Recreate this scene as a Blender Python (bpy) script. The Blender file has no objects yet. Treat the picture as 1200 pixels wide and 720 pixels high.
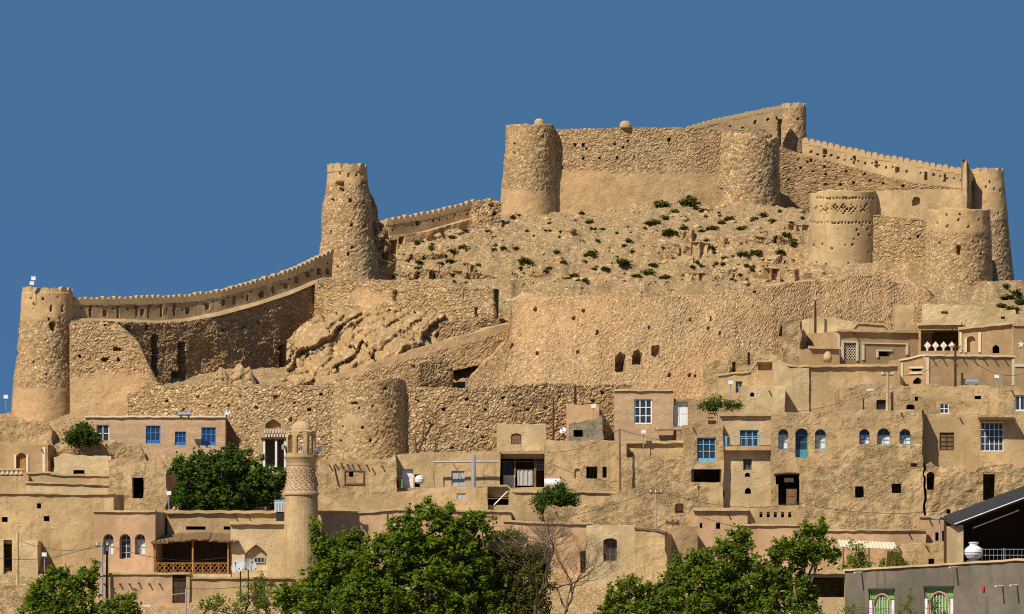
import bpy, math, random
import numpy as np
from mathutils import Vector

# ------------------------------------------------------------------ camera, sky, sun, exposure
F = 5600.0          # focal length in photo pixels (1200 px wide frame)
HY = 690.0          # eye level in the photo
ZC = 4.0            # eye height above the valley floor
scene = bpy.context.scene
C = scene.collection
cam_d = bpy.data.cameras.new('camera'); cam = bpy.data.objects.new('camera', cam_d); C.objects.link(cam)
cam.location = (0, 0, ZC); cam.rotation_euler = (math.radians(90), 0, 0)
cam_d.sensor_width = 36.0; cam_d.lens = F / 1200.0 * 36.0
cam_d.shift_y = (HY - 360.0) / 1200.0
cam_d.clip_start = 1.0; cam_d.clip_end = 20000.0
scene.camera = cam

SUN_AZ = 39.0       # degrees to the left of the view axis, behind the camera
SUN_EL = 47.0
az = math.radians(SUN_AZ); el = math.radians(SUN_EL)
sun_dir = Vector((-math.sin(az) * math.cos(el), -math.cos(az) * math.cos(el), math.sin(el)))   # towards the sun
sd = bpy.data.lights.new('sun', 'SUN'); sun = bpy.data.objects.new('sun', sd); C.objects.link(sun)
sd.energy = 5.0; sd.angle = math.radians(0.5); sd.color = (1.0, 0.93, 0.82)
sun.rotation_euler = sun_dir.to_track_quat('Z', 'Y').to_euler()
sun.location = (-60, 200, 120)

world = bpy.data.worlds.new('World'); scene.world = world; world.use_nodes = True
wn = world.node_tree.nodes; wl = world.node_tree.links
for n in list(wn): wn.remove(n)
wo = wn.new('ShaderNodeOutputWorld'); bg = wn.new('ShaderNodeBackground'); sky = wn.new('ShaderNodeTexSky')
sky.sky_type = 'NISHITA'; sky.sun_disc = False
sky.sun_elevation = el; sky.sun_rotation = math.atan2(sun_dir.x, sun_dir.y)
sky.altitude = 2200; sky.air_density = 1.0; sky.dust_density = 0.0; sky.ozone_density = 3.0
# the clean dry air of the plateau: the deep blue reaches nearly down to the horizon, all round
wtc = wn.new('ShaderNodeTexCoord'); wadd = wn.new('ShaderNodeVectorMath'); wadd.operation = 'ADD'
wadd.inputs[1].default_value = (0, 0, 0.75)
wnorm = wn.new('ShaderNodeVectorMath'); wnorm.operation = 'NORMALIZE'
wl.new(wtc.outputs['Generated'], wadd.inputs[0]); wl.new(wadd.outputs[0], wnorm.inputs[0]); wl.new(wnorm.outputs[0], sky.inputs[0])
wtint = wn.new('ShaderNodeMix'); wtint.data_type = 'RGBA'; wtint.blend_type = 'MULTIPLY'; wtint.inputs['Factor'].default_value = 1.0
wtint.inputs['B'].default_value = (0.98, 1.42, 1.40, 1)
wl.new(sky.outputs[0], wtint.inputs['A']); wl.new(wtint.outputs['Result'], bg.inputs['Color'])
bg.inputs['Strength'].default_value = 0.094
wl.new(bg.outputs[0], wo.inputs[0])
vs_ = scene.view_settings
vs_.view_transform = 'Standard'; vs_.look = 'None'; vs_.gamma = 1.0; vs_.exposure = 0.22; vs_.use_curve_mapping = False
scene.cycles.max_bounces = 5; scene.cycles.diffuse_bounces = 3; scene.cycles.transparent_max_bounces = 8
scene.cycles.use_denoising = False; scene.cycles.filter_width = 1.1

# ------------------------------------------------------------------ geometry helpers
rng = np.random.default_rng(7); random.seed(11)
def P(x, y, D): return np.array(((x - 600.0) * D / F, D, ZC + (HY - y) * D / F))
def proj(v):
    v = np.asarray(v); D = v[..., 1]
    return 600.0 + v[..., 0] / D * F, HY - (v[..., 2] - ZC) / D * F

def _hash(i, j, k, s):
    h = (i * 374761393 + j * 668265263 + k * 1274126177 + s * 974634547) & 0xFFFFFFFF
    h = ((h ^ (h >> 13)) * 1274126177) & 0xFFFFFFFF
    h = h ^ (h >> 16)
    return (h & 0xFFFF) / 32767.5 - 1.0
def vnoise(p, s=0):
    p = np.asarray(p, float); q = np.floor(p).astype(np.int64); f = p - q; f = f * f * (3 - 2 * f)
    r = 0.0
    for dx in (0, 1):
        wx = f[..., 0] if dx else 1 - f[..., 0]
        for dy in (0, 1):
            wy = f[..., 1] if dy else 1 - f[..., 1]
            for dz in (0, 1):
                wz = f[..., 2] if dz else 1 - f[..., 2]
                r = r + wx * wy * wz * _hash(q[..., 0] + dx, q[..., 1] + dy, q[..., 2] + dz, s)
    return r
def fbm(p, scale, oct=3, s=0):
    p = np.asarray(p, float) * scale; r = 0.0; a = 1.0
    for o in range(oct):
        r = r + a * vnoise(p, s + o * 17); p = p * 2.03 + 11.3; a *= 0.5
    return r

# depth of the hillside along the sight line through photo row y
_Y = np.array([120, 200, 250, 300, 350, 400, 450, 500, 600, 680, 735, 765], float)
_D = np.array([458, 440, 426, 414, 402, 390, 379, 370, 352, 341.5, 336, 322], float)
def D0(y): return float(np.interp(y, _Y, _D))
def yD(D): return np.interp(D, _D[::-1], _Y[::-1])

def mesh_obj(name, verts, faces, mat=None, parent=None, loc=None, smooth=False, plas=None, mats=None, midx=None):
    verts = np.asarray(verts, float).reshape(-1, 3)
    if loc is None: loc = (0, 0, 0) if parent is None else parent['_loc'] if '_loc' in parent else (0, 0, 0)
    base = np.asarray(loc, float)
    me = bpy.data.meshes.new(name)
    loc_v = verts - base
    if isinstance(faces, np.ndarray):
        nf, k = faces.shape
        me.vertices.add(len(verts)); me.vertices.foreach_set('co', loc_v.ravel())
        me.loops.add(nf * k); me.loops.foreach_set('vertex_index', faces.ravel().astype(np.int32))
        me.polygons.add(nf); me.polygons.foreach_set('loop_start', np.arange(0, nf * k, k, dtype=np.int32))
        me.update(calc_edges=True)
    else:
        me.from_pydata(loc_v.tolist(), [], [list(map(int, f)) for f in faces]); me.update()
    a = me.attributes.new('rest', 'FLOAT_VECTOR', 'POINT'); a.data.foreach_set('vector', verts.astype(np.float32).ravel())
    if plas is not None:
        a = me.attributes.new('plas', 'FLOAT', 'POINT'); a.data.foreach_set('value', np.asarray(plas, np.float32).ravel())
    if mats:
        for m in mats: me.materials.append(m)
        if midx is not None: me.polygons.foreach_set('material_index', np.asarray(midx, np.int32))
    elif mat: me.materials.append(mat)
    if smooth: me.polygons.foreach_set('use_smooth', np.ones(len(me.polygons), bool))
    o = bpy.data.objects.new(name, me); C.objects.link(o)
    if parent is None: o.location = tuple(base)
    else: o.parent = parent; o.location = (0, 0, 0)
    return o
def tag(o, label=None, cat=None, group=None, kind=None):
    if label: o['label'] = label
    if cat: o['category'] = cat
    if group: o['group'] = group
    if kind: o['kind'] = kind
    return o
def thing(name, loc, label, cat, group=None):
    o = bpy.data.objects.new(name, None); C.objects.link(o); o.location = tuple(loc); o.empty_display_size = 0.3
    o['_loc'] = tuple(float(v) for v in loc)
    return tag(o, label, cat, group)

class MB:
    """collects simple shapes into one mesh"""
    def __init__(s): s.v = []; s.f = []
    def add(s, vs, fs):
        b = len(s.v); s.v += [tuple(map(float, v)) for v in vs]; s.f += [[i + b for i in f] for f in fs]
    def box(s, c, sx, sy, sz, d=(1, 0), tilt=0.0):
        """box centred at c; d = horizontal unit direction of its x side"""
        c = np.asarray(c, float); ex = np.array((d[0], d[1], 0.)); ey = np.array((-d[1], d[0], 0.)); ez = np.array((0, 0, 1.))
        vs = [c + ex * a * sx / 2 + ey * b * sy / 2 + ez * (e * sz / 2) for e in (-1, 1) for a, b in ((-1, -1), (1, -1), (1, 1), (-1, 1))]
        s.add(vs, [[3, 2, 1, 0], [4, 5, 6, 7], [0, 1, 5, 4], [1, 2, 6, 5], [2, 3, 7, 6], [3, 0, 4, 7]])
    def tube(s, pts, rad, n=6, cap=True):
        pts = [np.asarray(p, float) for p in pts]
        rad = rad if hasattr(rad, '__len__') else [rad] * len(pts)
        vs = []; fs = []
        for i, p in enumerate(pts):
            t = pts[min(i + 1, len(pts) - 1)] - pts[max(i - 1, 0)]; t = t / (np.linalg.norm(t) + 1e-9)
            a = np.cross(t, (0, 0, 1.)) if abs(t[2]) < 0.9 else np.cross(t, (1., 0, 0)); a /= np.linalg.norm(a); b = np.cross(t, a)
            for k in range(n):
                th = 2 * math.pi * k / n; vs.append(p + rad[i] * (a * math.cos(th) + b * math.sin(th)))
        for i in range(len(pts) - 1):
            for k in range(n):
                k2 = (k + 1) % n; fs.append([i * n + k, i * n + k2, (i + 1) * n + k2, (i + 1) * n + k])
        if cap: fs += [[*range(n)][::-1], [(len(pts) - 1) * n + k for k in range(n)]]
        s.add(vs, fs)
    def lathe(s, c, prof, n=20):
        c = np.asarray(c, float); vs = []; fs = []
        for r, z in prof:
            for k in range(n):
                th = 2 * math.pi * k / n; vs.append(c + (r * math.cos(th), r * math.sin(th), z))
        for i in range(len(prof) - 1):
            for k in range(n):
                k2 = (k + 1) % n; fs.append([i * n + k, i * n + k2, (i + 1) * n + k2, (i + 1) * n + k])
        fs += [[*range(n)][::-1], [(len(prof) - 1) * n + k for k in range(n)]]
        s.add(vs, fs)
    def build(s, name, mat, parent=None, loc=None, smooth=False):
        return mesh_obj(name, s.v, s.f, mat, parent, loc, smooth)

# ------------------------------------------------------------------ materials
def new_mat(name):
    m = bpy.data.materials.new(name); m.use_nodes = True
    nt = m.node_tree
    for n in list(nt.nodes): nt.nodes.remove(n)
    out = nt.nodes.new('ShaderNodeOutputMaterial'); b = nt.nodes.new('ShaderNodeBsdfPrincipled')
    nt.links.new(b.outputs[0], out.inputs[0]); b.inputs['Roughness'].default_value = 0.95
    b.inputs['Specular IOR Level'].default_value = 0.15
    return m, nt, b, out
class NT:
    def __init__(s, nt): s.nt = nt
    def n(s, t, **kw):
        x = s.nt.nodes.new(t)
        for k, v in kw.items(): setattr(x, k, v)
        return x
    def l(s, a, b): s.nt.links.new(a, b)
    def rest(s):
        a = s.n('ShaderNodeAttribute', attribute_name='rest'); return a.outputs['Vector']
    def scaled(s, vec, sc):
        m = s.n('ShaderNodeVectorMath', operation='MULTIPLY'); s.l(vec, m.inputs[0]); m.inputs[1].default_value = sc; return m.outputs[0]
    def noise(s, vec, scale, detail=4, rough=0.6, dist=0.0):
        x = s.n('ShaderNodeTexNoise'); s.l(vec, x.inputs['Vector']); x.inputs['Scale'].default_value = scale
        x.inputs['Detail'].default_value = detail; x.inputs['Roughness'].default_value = rough; x.inputs['Distortion'].default_value = dist
        return x.outputs['Fac']
    def ramp(s, fac, stops):
        r = s.n('ShaderNodeValToRGB'); s.l(fac, r.inputs[0]); e = r.color_ramp.elements
        while len(e) < len(stops): e.new(0.5)
        for i, (p, c) in enumerate(stops): e[i].position = p; e[i].color = (*c, 1) if len(c) == 3 else c
        return r.outputs[0]
    def mix(s, fac, a, b, blend='MIX'):
        x = s.n('ShaderNodeMix', data_type='RGBA', blend_type=blend)
        for v, k in ((fac, 'Factor'), (a, 'A'), (b, 'B')):
            if hasattr(v, 'is_linked'): s.l(v, x.inputs[k])
            else: x.inputs[k].default_value = v if not hasattr(v, '__len__') or len(v) == 4 else (*v, 1)
        return x.outputs['Result']
    def math(s, op, a, b=None, clamp=False):
        x = s.n('ShaderNodeMath', operation=op, use_clamp=clamp)
        for i, v in enumerate((a, b)):
            if v is None: continue
            if hasattr(v, 'is_linked'): s.l(v, x.inputs[i])
            else: x.inputs[i].default_value = v
        return x.outputs[0]
    def mapr(s, v, a, b, c=0., d=1., smooth=False):
        x = s.n('ShaderNodeMapRange'); s.l(v, x.inputs[0])
        if smooth: x.interpolation_type = 'SMOOTHSTEP'
        for i, q in enumerate((a, b, c, d)): x.inputs[i + 1].default_value = q
        return x.outputs[0]

def mul(c, k): return tuple(v * k for v in c)
def mat_mud(name, col, straw=0.75, stain=0.55, bump=0.05, stones=0.0, pits=0.6):
    """mud and straw plaster: patches of different batches, rain streaks, chopped straw grain, cracks"""
    m, nt, b, out = new_mat(name); N = NT(nt); r = N.rest()
    big = N.noise(r, 0.35, 4, 0.6); mid = N.noise(r, 1.6, 5, 0.65)
    streak = N.noise(N.scaled(r, (2.2, 2.2, 0.28)), 1.0, 4, 0.6)
    fine = N.noise(N.scaled(r, (14, 14, 20)), 1.0, 3, 0.7)
    c = N.mix(N.mapr(big, 0.35, 0.65, 0, 1, True), mul((col[0], col[1] * 0.98, col[2] * 0.95), 0.80), mul((col[0] * 1.03, col[1] * 1.02, col[2] * 1.0), 1.14))
    c = N.mix(N.mapr(mid, 0.42, 0.7, 0, 0.55, True), c, mul((col[0], col[1] * 0.97, col[2] * 0.9), 0.78))
    c = N.mix(N.mapr(streak, 0.52, 0.70, 0, stain, True), c, mul((col[0] * 0.95, col[1] * 0.9, col[2] * 0.82), 0.68))
    c = N.mix(N.mapr(fine, 0.62, 0.72, 0, straw), c, mul((1.0, 0.98, 0.86), min(0.85, col[0] * 1.5)))
    c = N.mix(N.mapr(fine, 0.42, 0.32, 0, straw), c, mul(col, 0.5))
    pitn = N.noise(N.scaled(r, (4.5, 4.5, 6.5)), 1.0, 4, 0.7)
    wornm = N.mapr(N.noise(r, 0.55, 4, 0.65), 0.42, 0.62, 0, 1, True)
    pit = N.math('MULTIPLY', N.mapr(pitn, 0.385, 0.32, 0, 1, True), N.math('ADD', 0.25, N.math('MULTIPLY', wornm, 0.75)))
    pit = N.math('MULTIPLY', pit, pits)
    c = N.mix(N.math('MULTIPLY', pit, 0.85), c, mul(col, 0.3))  # pits are also painted dark, standing in for the shade inside them
    lump = N.mapr(pitn, 0.3, 0.75, 0, 1)
    h = N.math('ADD', N.math('MULTIPLY', mid, 0.25), N.math('ADD', N.math('MULTIPLY', fine, 0.22), N.math('MULTIPLY', N.math('MULTIPLY', lump, wornm), 0.7 * pits + 0.1)))
    h = N.math('SUBTRACT', h, N.math('MULTIPLY', pit, 0.9))
    if stones > 0:
        wob = N.n('ShaderNodeTexNoise'); N.l(r, wob.inputs['Vector']); wob.inputs['Scale'].default_value = 2.5
        wv = N.n('ShaderNodeVectorMath', operation='SCALE'); N.l(wob.outputs['Color'], wv.inputs[0]); wv.inputs['Scale'].default_value = 0.3
        wa = N.n('ShaderNodeVectorMath', operation='ADD'); N.l(r, wa.inputs[0]); N.l(wv.outputs[0], wa.inputs[1])
        sv = N.scaled(wa.outputs[0], (4.6, 4.6, 7.5))
        vo = N.n('ShaderNodeTexVoronoi', feature='DISTANCE_TO_EDGE'); N.l(sv, vo.inputs['Vector']); vo.inputs['Scale'].default_value = 1.0
        vc = N.n('ShaderNodeTexVoronoi'); N.l(sv, vc.inputs['Vector']); vc.inputs['Scale'].default_value = 1.0
        msk = N.mapr(N.noise(r, 1.1, 6, 0.7), 0.60 - 0.22 * stones, 0.86 - 0.22 * stones, 0, 1, True)
        e = N.mapr(vo.outputs['Distance'], 0.0, 0.16, 0, 1, True)
        sep = N.n('ShaderNodeSeparateColor'); N.l(vc.outputs['Color'], sep.inputs[0])
        sc = N.ramp(sep.outputs[0], [(0, mul(col, 0.78)), (0.5, mul(col, 0.97)), (1, mul(col, 1.15))])
        sc = N.mix(e, mul(col, 0.66), sc)
        c = N.mix(msk, c, sc)
        h = N.math('ADD', h, N.math('MULTIPLY', N.math('MULTIPLY', e, msk), 1.4))
    N.l(c, b.inputs['Base Color'])
    bp = N.n('ShaderNodeBump'); bp.inputs['Distance'].default_value = bump; bp.inputs['Strength'].default_value = 1.0
    N.l(h, bp.inputs['Height']); N.l(bp.outputs[0], b.inputs['Normal'])
    return m

def mat_rubble(name, col, sx=3.0, sz=4.4, disp=0.10, plaster=None, joint=0.5, contrast=1.0):
    """field-stone masonry with real relief; the 'plas' attribute says where mud plaster still covers the stones"""
    m, nt, b, out = new_mat(name); N = NT(nt); r = N.rest()
    wob = N.n('ShaderNodeTexNoise'); N.l(r, wob.inputs['Vector']); wob.inputs['Scale'].default_value = 1.7; wob.inputs['Detail'].default_value = 2
    wv = N.n('ShaderNodeVectorMath', operation='SCALE'); N.l(wob.outputs['Color'], wv.inputs[0]); wv.inputs['Scale'].default_value = 0.35
    wa = N.n('ShaderNodeVectorMath', operation='ADD'); N.l(r, wa.inputs[0]); N.l(wv.outputs[0], wa.inputs[1])
    sv = N.scaled(wa.outputs[0], (sx, sx, sz))
    ve = N.n('ShaderNodeTexVoronoi', feature='DISTANCE_TO_EDGE'); N.l(sv, ve.inputs['Vector']); ve.inputs['Scale'].default_value = 1.0
    vc = N.n('ShaderNodeTexVoronoi'); N.l(sv, vc.inputs['Vector']); vc.inputs['Scale'].default_value = 1.0
    sep = N.n('ShaderNodeSeparateColor'); N.l(vc.outputs['Color'], sep.inputs[0])
    big = N.noise(r, 0.22, 3, 0.55); mid = N.noise(r, 1.3, 4, 0.6); fine = N.noise(r, 9.0, 3, 0.7)
    e = N.mapr(ve.outputs['Distance'], 0.0, 0.22, 0, 1, True)
    k = contrast
    stone = N.ramp(sep.outputs[0], [(0.0, mul((col[0], col[1] * 0.95, col[2] * 0.86), 1 - 0.42 * k)), (0.35, mul(col, 1 - 0.12 * k)),
                                    (0.7, mul(col, 1 + 0.14 * k)), (1.0, mul((col[0], col[1] * 1.02, col[2] * 1.1), 1 + 0.5 * k))])
    stone = N.mix(N.mapr(fine, 0.35, 0.7, 0, 0.4), stone, mul(col, 0.7))
    c = N.mix(e, mul((col[0], col[1] * 0.94, col[2] * 0.85), joint), stone)
    pc = plaster or mul((col[0] * 1.05, col[1] * 1.0, col[2] * 0.96), 1.05)
    pcol = N.mix(N.mapr(mid, 0.35, 0.7), mul(pc, 1.1), mul(pc, 0.8))
    pcol = N.mix(N.mapr(fine, 0.55, 0.7, 0, 0.6), pcol, mul(pc, 0.6))
    at = N.n('ShaderNodeAttribute', attribute_name='plas')
    ps = N.math('ADD', at.outputs['Fac'], N.math('MULTIPLY', N.math('SUBTRACT', N.math('ADD', N.math('MULTIPLY', mid, 0.6), N.math('MULTIPLY', big, 0.6)), 0.6), 1.8))
    pl = N.mapr(ps, 0.34, 0.72, 0, 0.82, True)
    pcol = N.mix(N.mapr(e, 0.0, 1.0, 0.4, 0.0), pcol, mul(pc, 0.62))
    c = N.mix(pl, c, pcol)
    c = N.mix(N.mapr(big, 0.35, 0.68, 0, 0.45, True), c, N.mix(1.0, c, (1.12, 1.0, 0.88), 'MULTIPLY'))
    c = N.mix(N.mapr(N.noise(N.scaled(r, (1, 1, 0.35)), 0.6, 4, 0.6), 0.5, 0.75, 0, 0.4, True), c, N.mix(1.0, c, (0.72, 0.68, 0.62), 'MULTIPLY'))
    N.l(c, b.inputs['Base Color'])
    hs = N.math('ADD', N.math('MULTIPLY', e, 0.45), N.math('ADD', N.math('MULTIPLY', sep.outputs[1], 0.7), N.math('MULTIPLY', mid, 0.5)))
    hp = N.math('ADD', N.math('MULTIPLY', mid, 0.35), 0.75)
    hm = N.n('ShaderNodeMix', data_type='FLOAT'); N.l(pl, hm.inputs['Factor']); N.l(hs, hm.inputs['A']); N.l(hp, hm.inputs['B'])
    h = N.math('ADD', hm.outputs['Result'], N.math('MULTIPLY', fine, 0.22))
    dn = N.n('ShaderNodeDisplacement'); dn.inputs['Midlevel'].default_value = 0.8; dn.inputs['Scale'].default_value = disp
    N.l(h, dn.inputs['Height']); N.l(dn.outputs[0], out.inputs['Displacement'])
    m.displacement_method = 'DISPLACEMENT'
    return m

def mat_plain(name, col, rough=0.8, metal=0.0, var=0.25, scale=6.0, spec=0.3, bump=0.0):
    m, nt, b, out = new_mat(name); N = NT(nt); r = N.rest()
    n = N.noise(r, scale, 4, 0.6)
    N.l(N.mix(N.mapr(n, 0.3, 0.7), mul(col, 1 - var), mul(col, 1 + var * 0.5)), b.inputs['Base Color'])
    b.inputs['Roughness'].default_value = rough; b.inputs['Metallic'].default_value = metal; b.inputs['Specular IOR Level'].default_value = spec
    if bump:
        bp = N.n('ShaderNodeBump'); bp.inputs['Distance'].default_value = bump; N.l(n, bp.inputs['Height']); N.l(bp.outputs[0], b.inputs['Normal'])
    return m
def mat_wood(name, col):
    m, nt, b, out = new_mat(name); N = NT(nt); r = N.rest()
    n = N.noise(N.scaled(r, (14, 14, 2)), 1.0, 4, 0.65)
    N.l(N.mix(N.mapr(n, 0.35, 0.65), mul(col, 0.55), mul(col, 1.25)), b.inputs['Base Color']); b.inputs['Roughness'].default_value = 0.75
    return m
def mat_brick(name, col):
    m, nt, b, out = new_mat(name); N = NT(nt); r = N.rest()
    sp = N.n('ShaderNodeSeparateXYZ'); N.l(r, sp.inputs[0]); cb = N.n('ShaderNodeCombineXYZ')
    N.l(sp.outputs[0], cb.inputs[0]); N.l(sp.outputs[2], cb.inputs[1])
    bt = N.n('ShaderNodeTexBrick'); N.l(cb.outputs[0], bt.inputs['Vector']); bt.inputs['Scale'].default_value = 1.0
    bt.inputs['Brick Width'].default_value = 0.23; bt.inputs['Row Height'].default_value = 0.085; bt.inputs['Mortar Size'].default_value = 0.012
    bt.inputs['Color1'].default_value = (*mul(col, 1.12), 1); bt.inputs['Color2'].default_value = (*mul((col[0], col[1] * 0.92, col[2] * 0.85), 0.8), 1)
    bt.inputs['Mortar'].default_value = (*mul((0.46, 0.34, 0.21), 1.0), 1)
    big = N.noise(r, 0.7, 4, 0.6)
    N.l(N.mix(N.mapr(big, 0.45, 0.75, 0, 0.5), bt.outputs['Color'], mul(col, 0.7)), b.inputs['Base Color'])
    bp = N.n('ShaderNodeBump'); bp.inputs['Distance'].default_value = 0.02; N.l(bt.outputs['Fac'], bp.inputs['Height']); bp.invert = True
    N.l(bp.outputs[0], b.inputs['Normal'])
    return m
def mat_leaf(name, col, trans=0.35):
    m, nt, b, out = new_mat(name); N = NT(nt); r = N.rest()
    n = N.noise(r, 2.2, 3, 0.7); n2 = N.noise(r, 23.0, 2, 0.6)
    c = N.mix(N.mapr(n, 0.3, 0.7), mul((col[0] * 0.8, col[1] * 0.9, col[2]), 0.7), mul((col[0] * 1.25, col[1] * 1.1, col[2] * 0.9), 1.15))
    c = N.mix(N.mapr(n2, 0.5, 0.8, 0, 0.6), c, mul((col[0] * 1.5, col[1] * 1.2, col[2]), 1.3))
    N.l(c, b.inputs['Base Color']); b.inputs['Roughness'].default_value = 0.8; b.inputs['Specular IOR Level'].default_value = 0.08
    t = N.n('ShaderNodeBsdfTranslucent'); N.l(N.mix(1.0, c, (1.2, 1.3, 0.6), 'MULTIPLY'), t.inputs['Color'])
    mx = N.n('ShaderNodeMixShader'); mx.inputs[0].default_value = trans
    N.l(b.outputs[0], mx.inputs[1]); N.l(t.outputs[0], mx.inputs[2]); N.l(mx.outputs[0], out.inputs[0])
    return m
def mat_glass(name, col=(0.03, 0.04, 0.05)):
    m, nt, b, out = new_mat(name); b.inputs['Base Color'].default_value = (*col, 1); b.inputs['Roughness'].default_value = 0.12
    b.inputs['Specular IOR Level'].default_value = 0.3
    return m

TAN = (0.46, 0.315, 0.165)
M = {}
M['rubble'] = mat_rubble('rubble_masonry', (0.479, 0.330, 0.170), 4.2, 6.6, 0.11, joint=0.5, contrast=0.95)
M['rubble_big'] = mat_rubble('coarse_rubble_masonry', (0.489, 0.340, 0.179), 3.6, 5.6, 0.125, joint=0.46, contrast=1.0)
M['rubble_dark'] = mat_rubble('dark_rubble_masonry', (0.387, 0.259, 0.131), 3.8, 6.2, 0.13, joint=0.6)  # darker version of the rubble masonry colour
M['rubble_pink'] = mat_rubble('weathered_pink_rubble', (0.479, 0.319, 0.165), 4.6, 7.0, 0.10, contrast=0.75, joint=0.62)
M['soil'] = mat_rubble('stony_hill_soil', (0.375, 0.26, 0.132), 4.6, 5.0, 0.17, contrast=0.9, joint=0.58)
M['rock'] = mat_rubble('bedrock', (0.41, 0.28, 0.14), 2.6, 1.5, 0.05, contrast=0.6, joint=0.7)
M['mud'] = mat_mud('mud_plaster', (0.479, 0.330, 0.165))
M['mud_pale'] = mat_mud('pale_mud_plaster', (0.550, 0.406, 0.218), stain=0.35)
M['mud_brown'] = mat_mud('brown_mud_plaster', (0.407, 0.264, 0.131), stain=0.3, bump=0.03, pits=0.12)
M['mud_pink'] = mat_mud('pinkish_mud_plaster', (0.489, 0.309, 0.170), stain=0.35, bump=0.03, pits=0.12)
M['mud_rough'] = mat_mud('worn_mud_plaster', (0.458, 0.314, 0.155), stain=0.6, bump=0.06, stones=0.8, pits=1.0)
M['mud_worn'] = mat_mud('patched_mud_plaster', (0.468, 0.319, 0.160), stain=0.6, bump=0.055, stones=0.5, pits=0.9)
M['parapet'] = mat_mud('parapet_mud_plaster', (0.468, 0.325, 0.165), straw=0.3, stain=0.6)
M['coping'] = mat_mud('coping_mud', (0.509, 0.365, 0.194), straw=0.6, stain=0.2, pits=0.12)
M['brick'] = mat_brick('tan_brick', (0.60, 0.40, 0.225))
M['concrete'] = mat_mud('grey_cement_render', (0.155, 0.132, 0.10), straw=0.45, stain=0.8, bump=0.02, pits=0.12)
M['greystone'] = mat_mud('grey_stone', (0.286, 0.238, 0.160), straw=0.2, stones=0.8)
M['white_trim'] = mat_plain('white_lime_trim', (0.66, 0.55, 0.38), 0.9, var=0.15)
M['white'] = mat_plain('white_paint', (0.74, 0.72, 0.68), 0.5, var=0.12)
M['blue'] = mat_plain('blue_paint', (0.03, 0.16, 0.44), 0.45, var=0.35)
M['skyblue'] = mat_plain('light_blue_paint', (0.16, 0.42, 0.58), 0.5, var=0.3)
M['teal'] = mat_plain('teal_paint', (0.06, 0.26, 0.34), 0.5, var=0.3)
M['greymetal'] = mat_plain('grey_metal', (0.38, 0.39, 0.40), 0.45, 0.3, var=0.25)
M['darkmetal'] = mat_plain('dark_iron', (0.04, 0.037, 0.034), 0.6, 0.3, var=0.3)
M['steel'] = mat_plain('galvanised_steel', (0.42, 0.46, 0.50), 0.35, 0.7, var=0.25)
M['curtain'] = mat_plain('white_curtain', (0.66, 0.66, 0.64), 0.8, var=0.15)
M['wood'] = mat_wood('weathered_wood', (0.20, 0.12, 0.06))
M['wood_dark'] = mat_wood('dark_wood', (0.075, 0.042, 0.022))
M['wood_orange'] = mat_wood('orange_wood', (0.42, 0.20, 0.06))
M['bark'] = mat_wood('bark', (0.13, 0.095, 0.06))
M['glass'] = mat_glass('dark_glass')
M['leaf'] = mat_leaf('mulberry_leaf', (0.108, 0.158, 0.013))
M['leaf_dark'] = mat_leaf('dark_leaf', (0.045, 0.085, 0.009), 0.2)
M['leaf_olive'] = mat_leaf('grey_green_leaf', (0.10, 0.105, 0.026))
M['leaf_scrub'] = mat_leaf('scrub_leaf', (0.075, 0.082, 0.012), 0.2)
M['green'] = mat_plain('green_paint', (0.17, 0.32, 0.09), 0.5, var=0.3)
M['pink'] = mat_plain('pink_paint', (0.48, 0.20, 0.19), 0.7, var=0.2)
M['red'] = mat_plain('red_cloth', (0.5, 0.03, 0.03), 0.9)
M['tarp'] = mat_plain('grey_sheet', (0.42, 0.41, 0.38), 0.8, var=0.25)
# ------------------------------------------------------------------ terrain
_CX = np.array([-3000, -1200, -300, 0, 40, 80, 370, 400, 450, 560, 590, 640, 900, 945, 1130, 1170, 1200, 1500, 2600, 4000], float)
_CY = np.array([765, 700, 520, 482, 470, 440, 425, 370, 305, 262, 250, 240, 236, 245, 262, 325, 338, 400, 650, 765], float)
def terrain_z(X, Y, noise=True):
    X = np.asarray(X, float); Y = np.asarray(Y, float)
    Ys = np.maximum(Y, 1.0)
    px = 600 + X / np.maximum(Ys, 320) * F
    crest = np.interp(px, _CX, _CY)
    y = yD(np.clip(Ys, 322, 458))
    Dc = np.interp(crest, _Y, _D)
    z1 = ZC + (HY - y) * Ys / F
    zc = ZC + (HY - crest) * Dc / F
    z = np.where(Ys <= Dc, z1, zc - 0.45 * (Ys - Dc))
    z = np.where(Ys < 322, 0.0, z)
    if noise:
        p = np.stack([X, Y, z * 0 + 3.1], -1)
        k = np.clip((Ys - 330) / 12, 0, 1) * np.clip((700 - Ys) / 100, 0, 1)
        z = z + k * (0.45 * fbm(p, 0.16, 3) + 0.2 * fbm(p, 0.8, 3, 5) - 0.25)
        # small terrace steps worn into the slope below the citadel
        t = z / 1.9 + 0.25 * fbm(p, 0.07, 2, 9); fr = t - np.floor(t)
        up = np.clip((Ys - 396) / 6, 0, 1) * np.clip((424 - Ys) / 8, 0, 1)
        z = z + up * (np.clip(fr * 4.5, 0, 1) - fr) * 1.5
    return np.maximum(z, 0.0)
def sym(a, extra): return np.unique(np.concatenate([a, extra]))
xs = sym(np.arange(-44, 44.01, 0.2), np.concatenate([np.linspace(-6000, -400, 8), np.arange(-300, -44, 6.0), np.arange(50, 301, 6.0), np.linspace(400, 6000, 8)]))
ys = sym(np.arange(330, 446, 0.35), np.concatenate([np.linspace(-2000, 300, 14), np.array([312., 318, 322, 326]), np.arange(448, 560, 4.0), np.array([600., 700, 900, 1300, 2000, 4000, 9000])]))
gx, gy = np.meshgrid(xs, ys)
gz = terrain_z(gx, gy)
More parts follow.
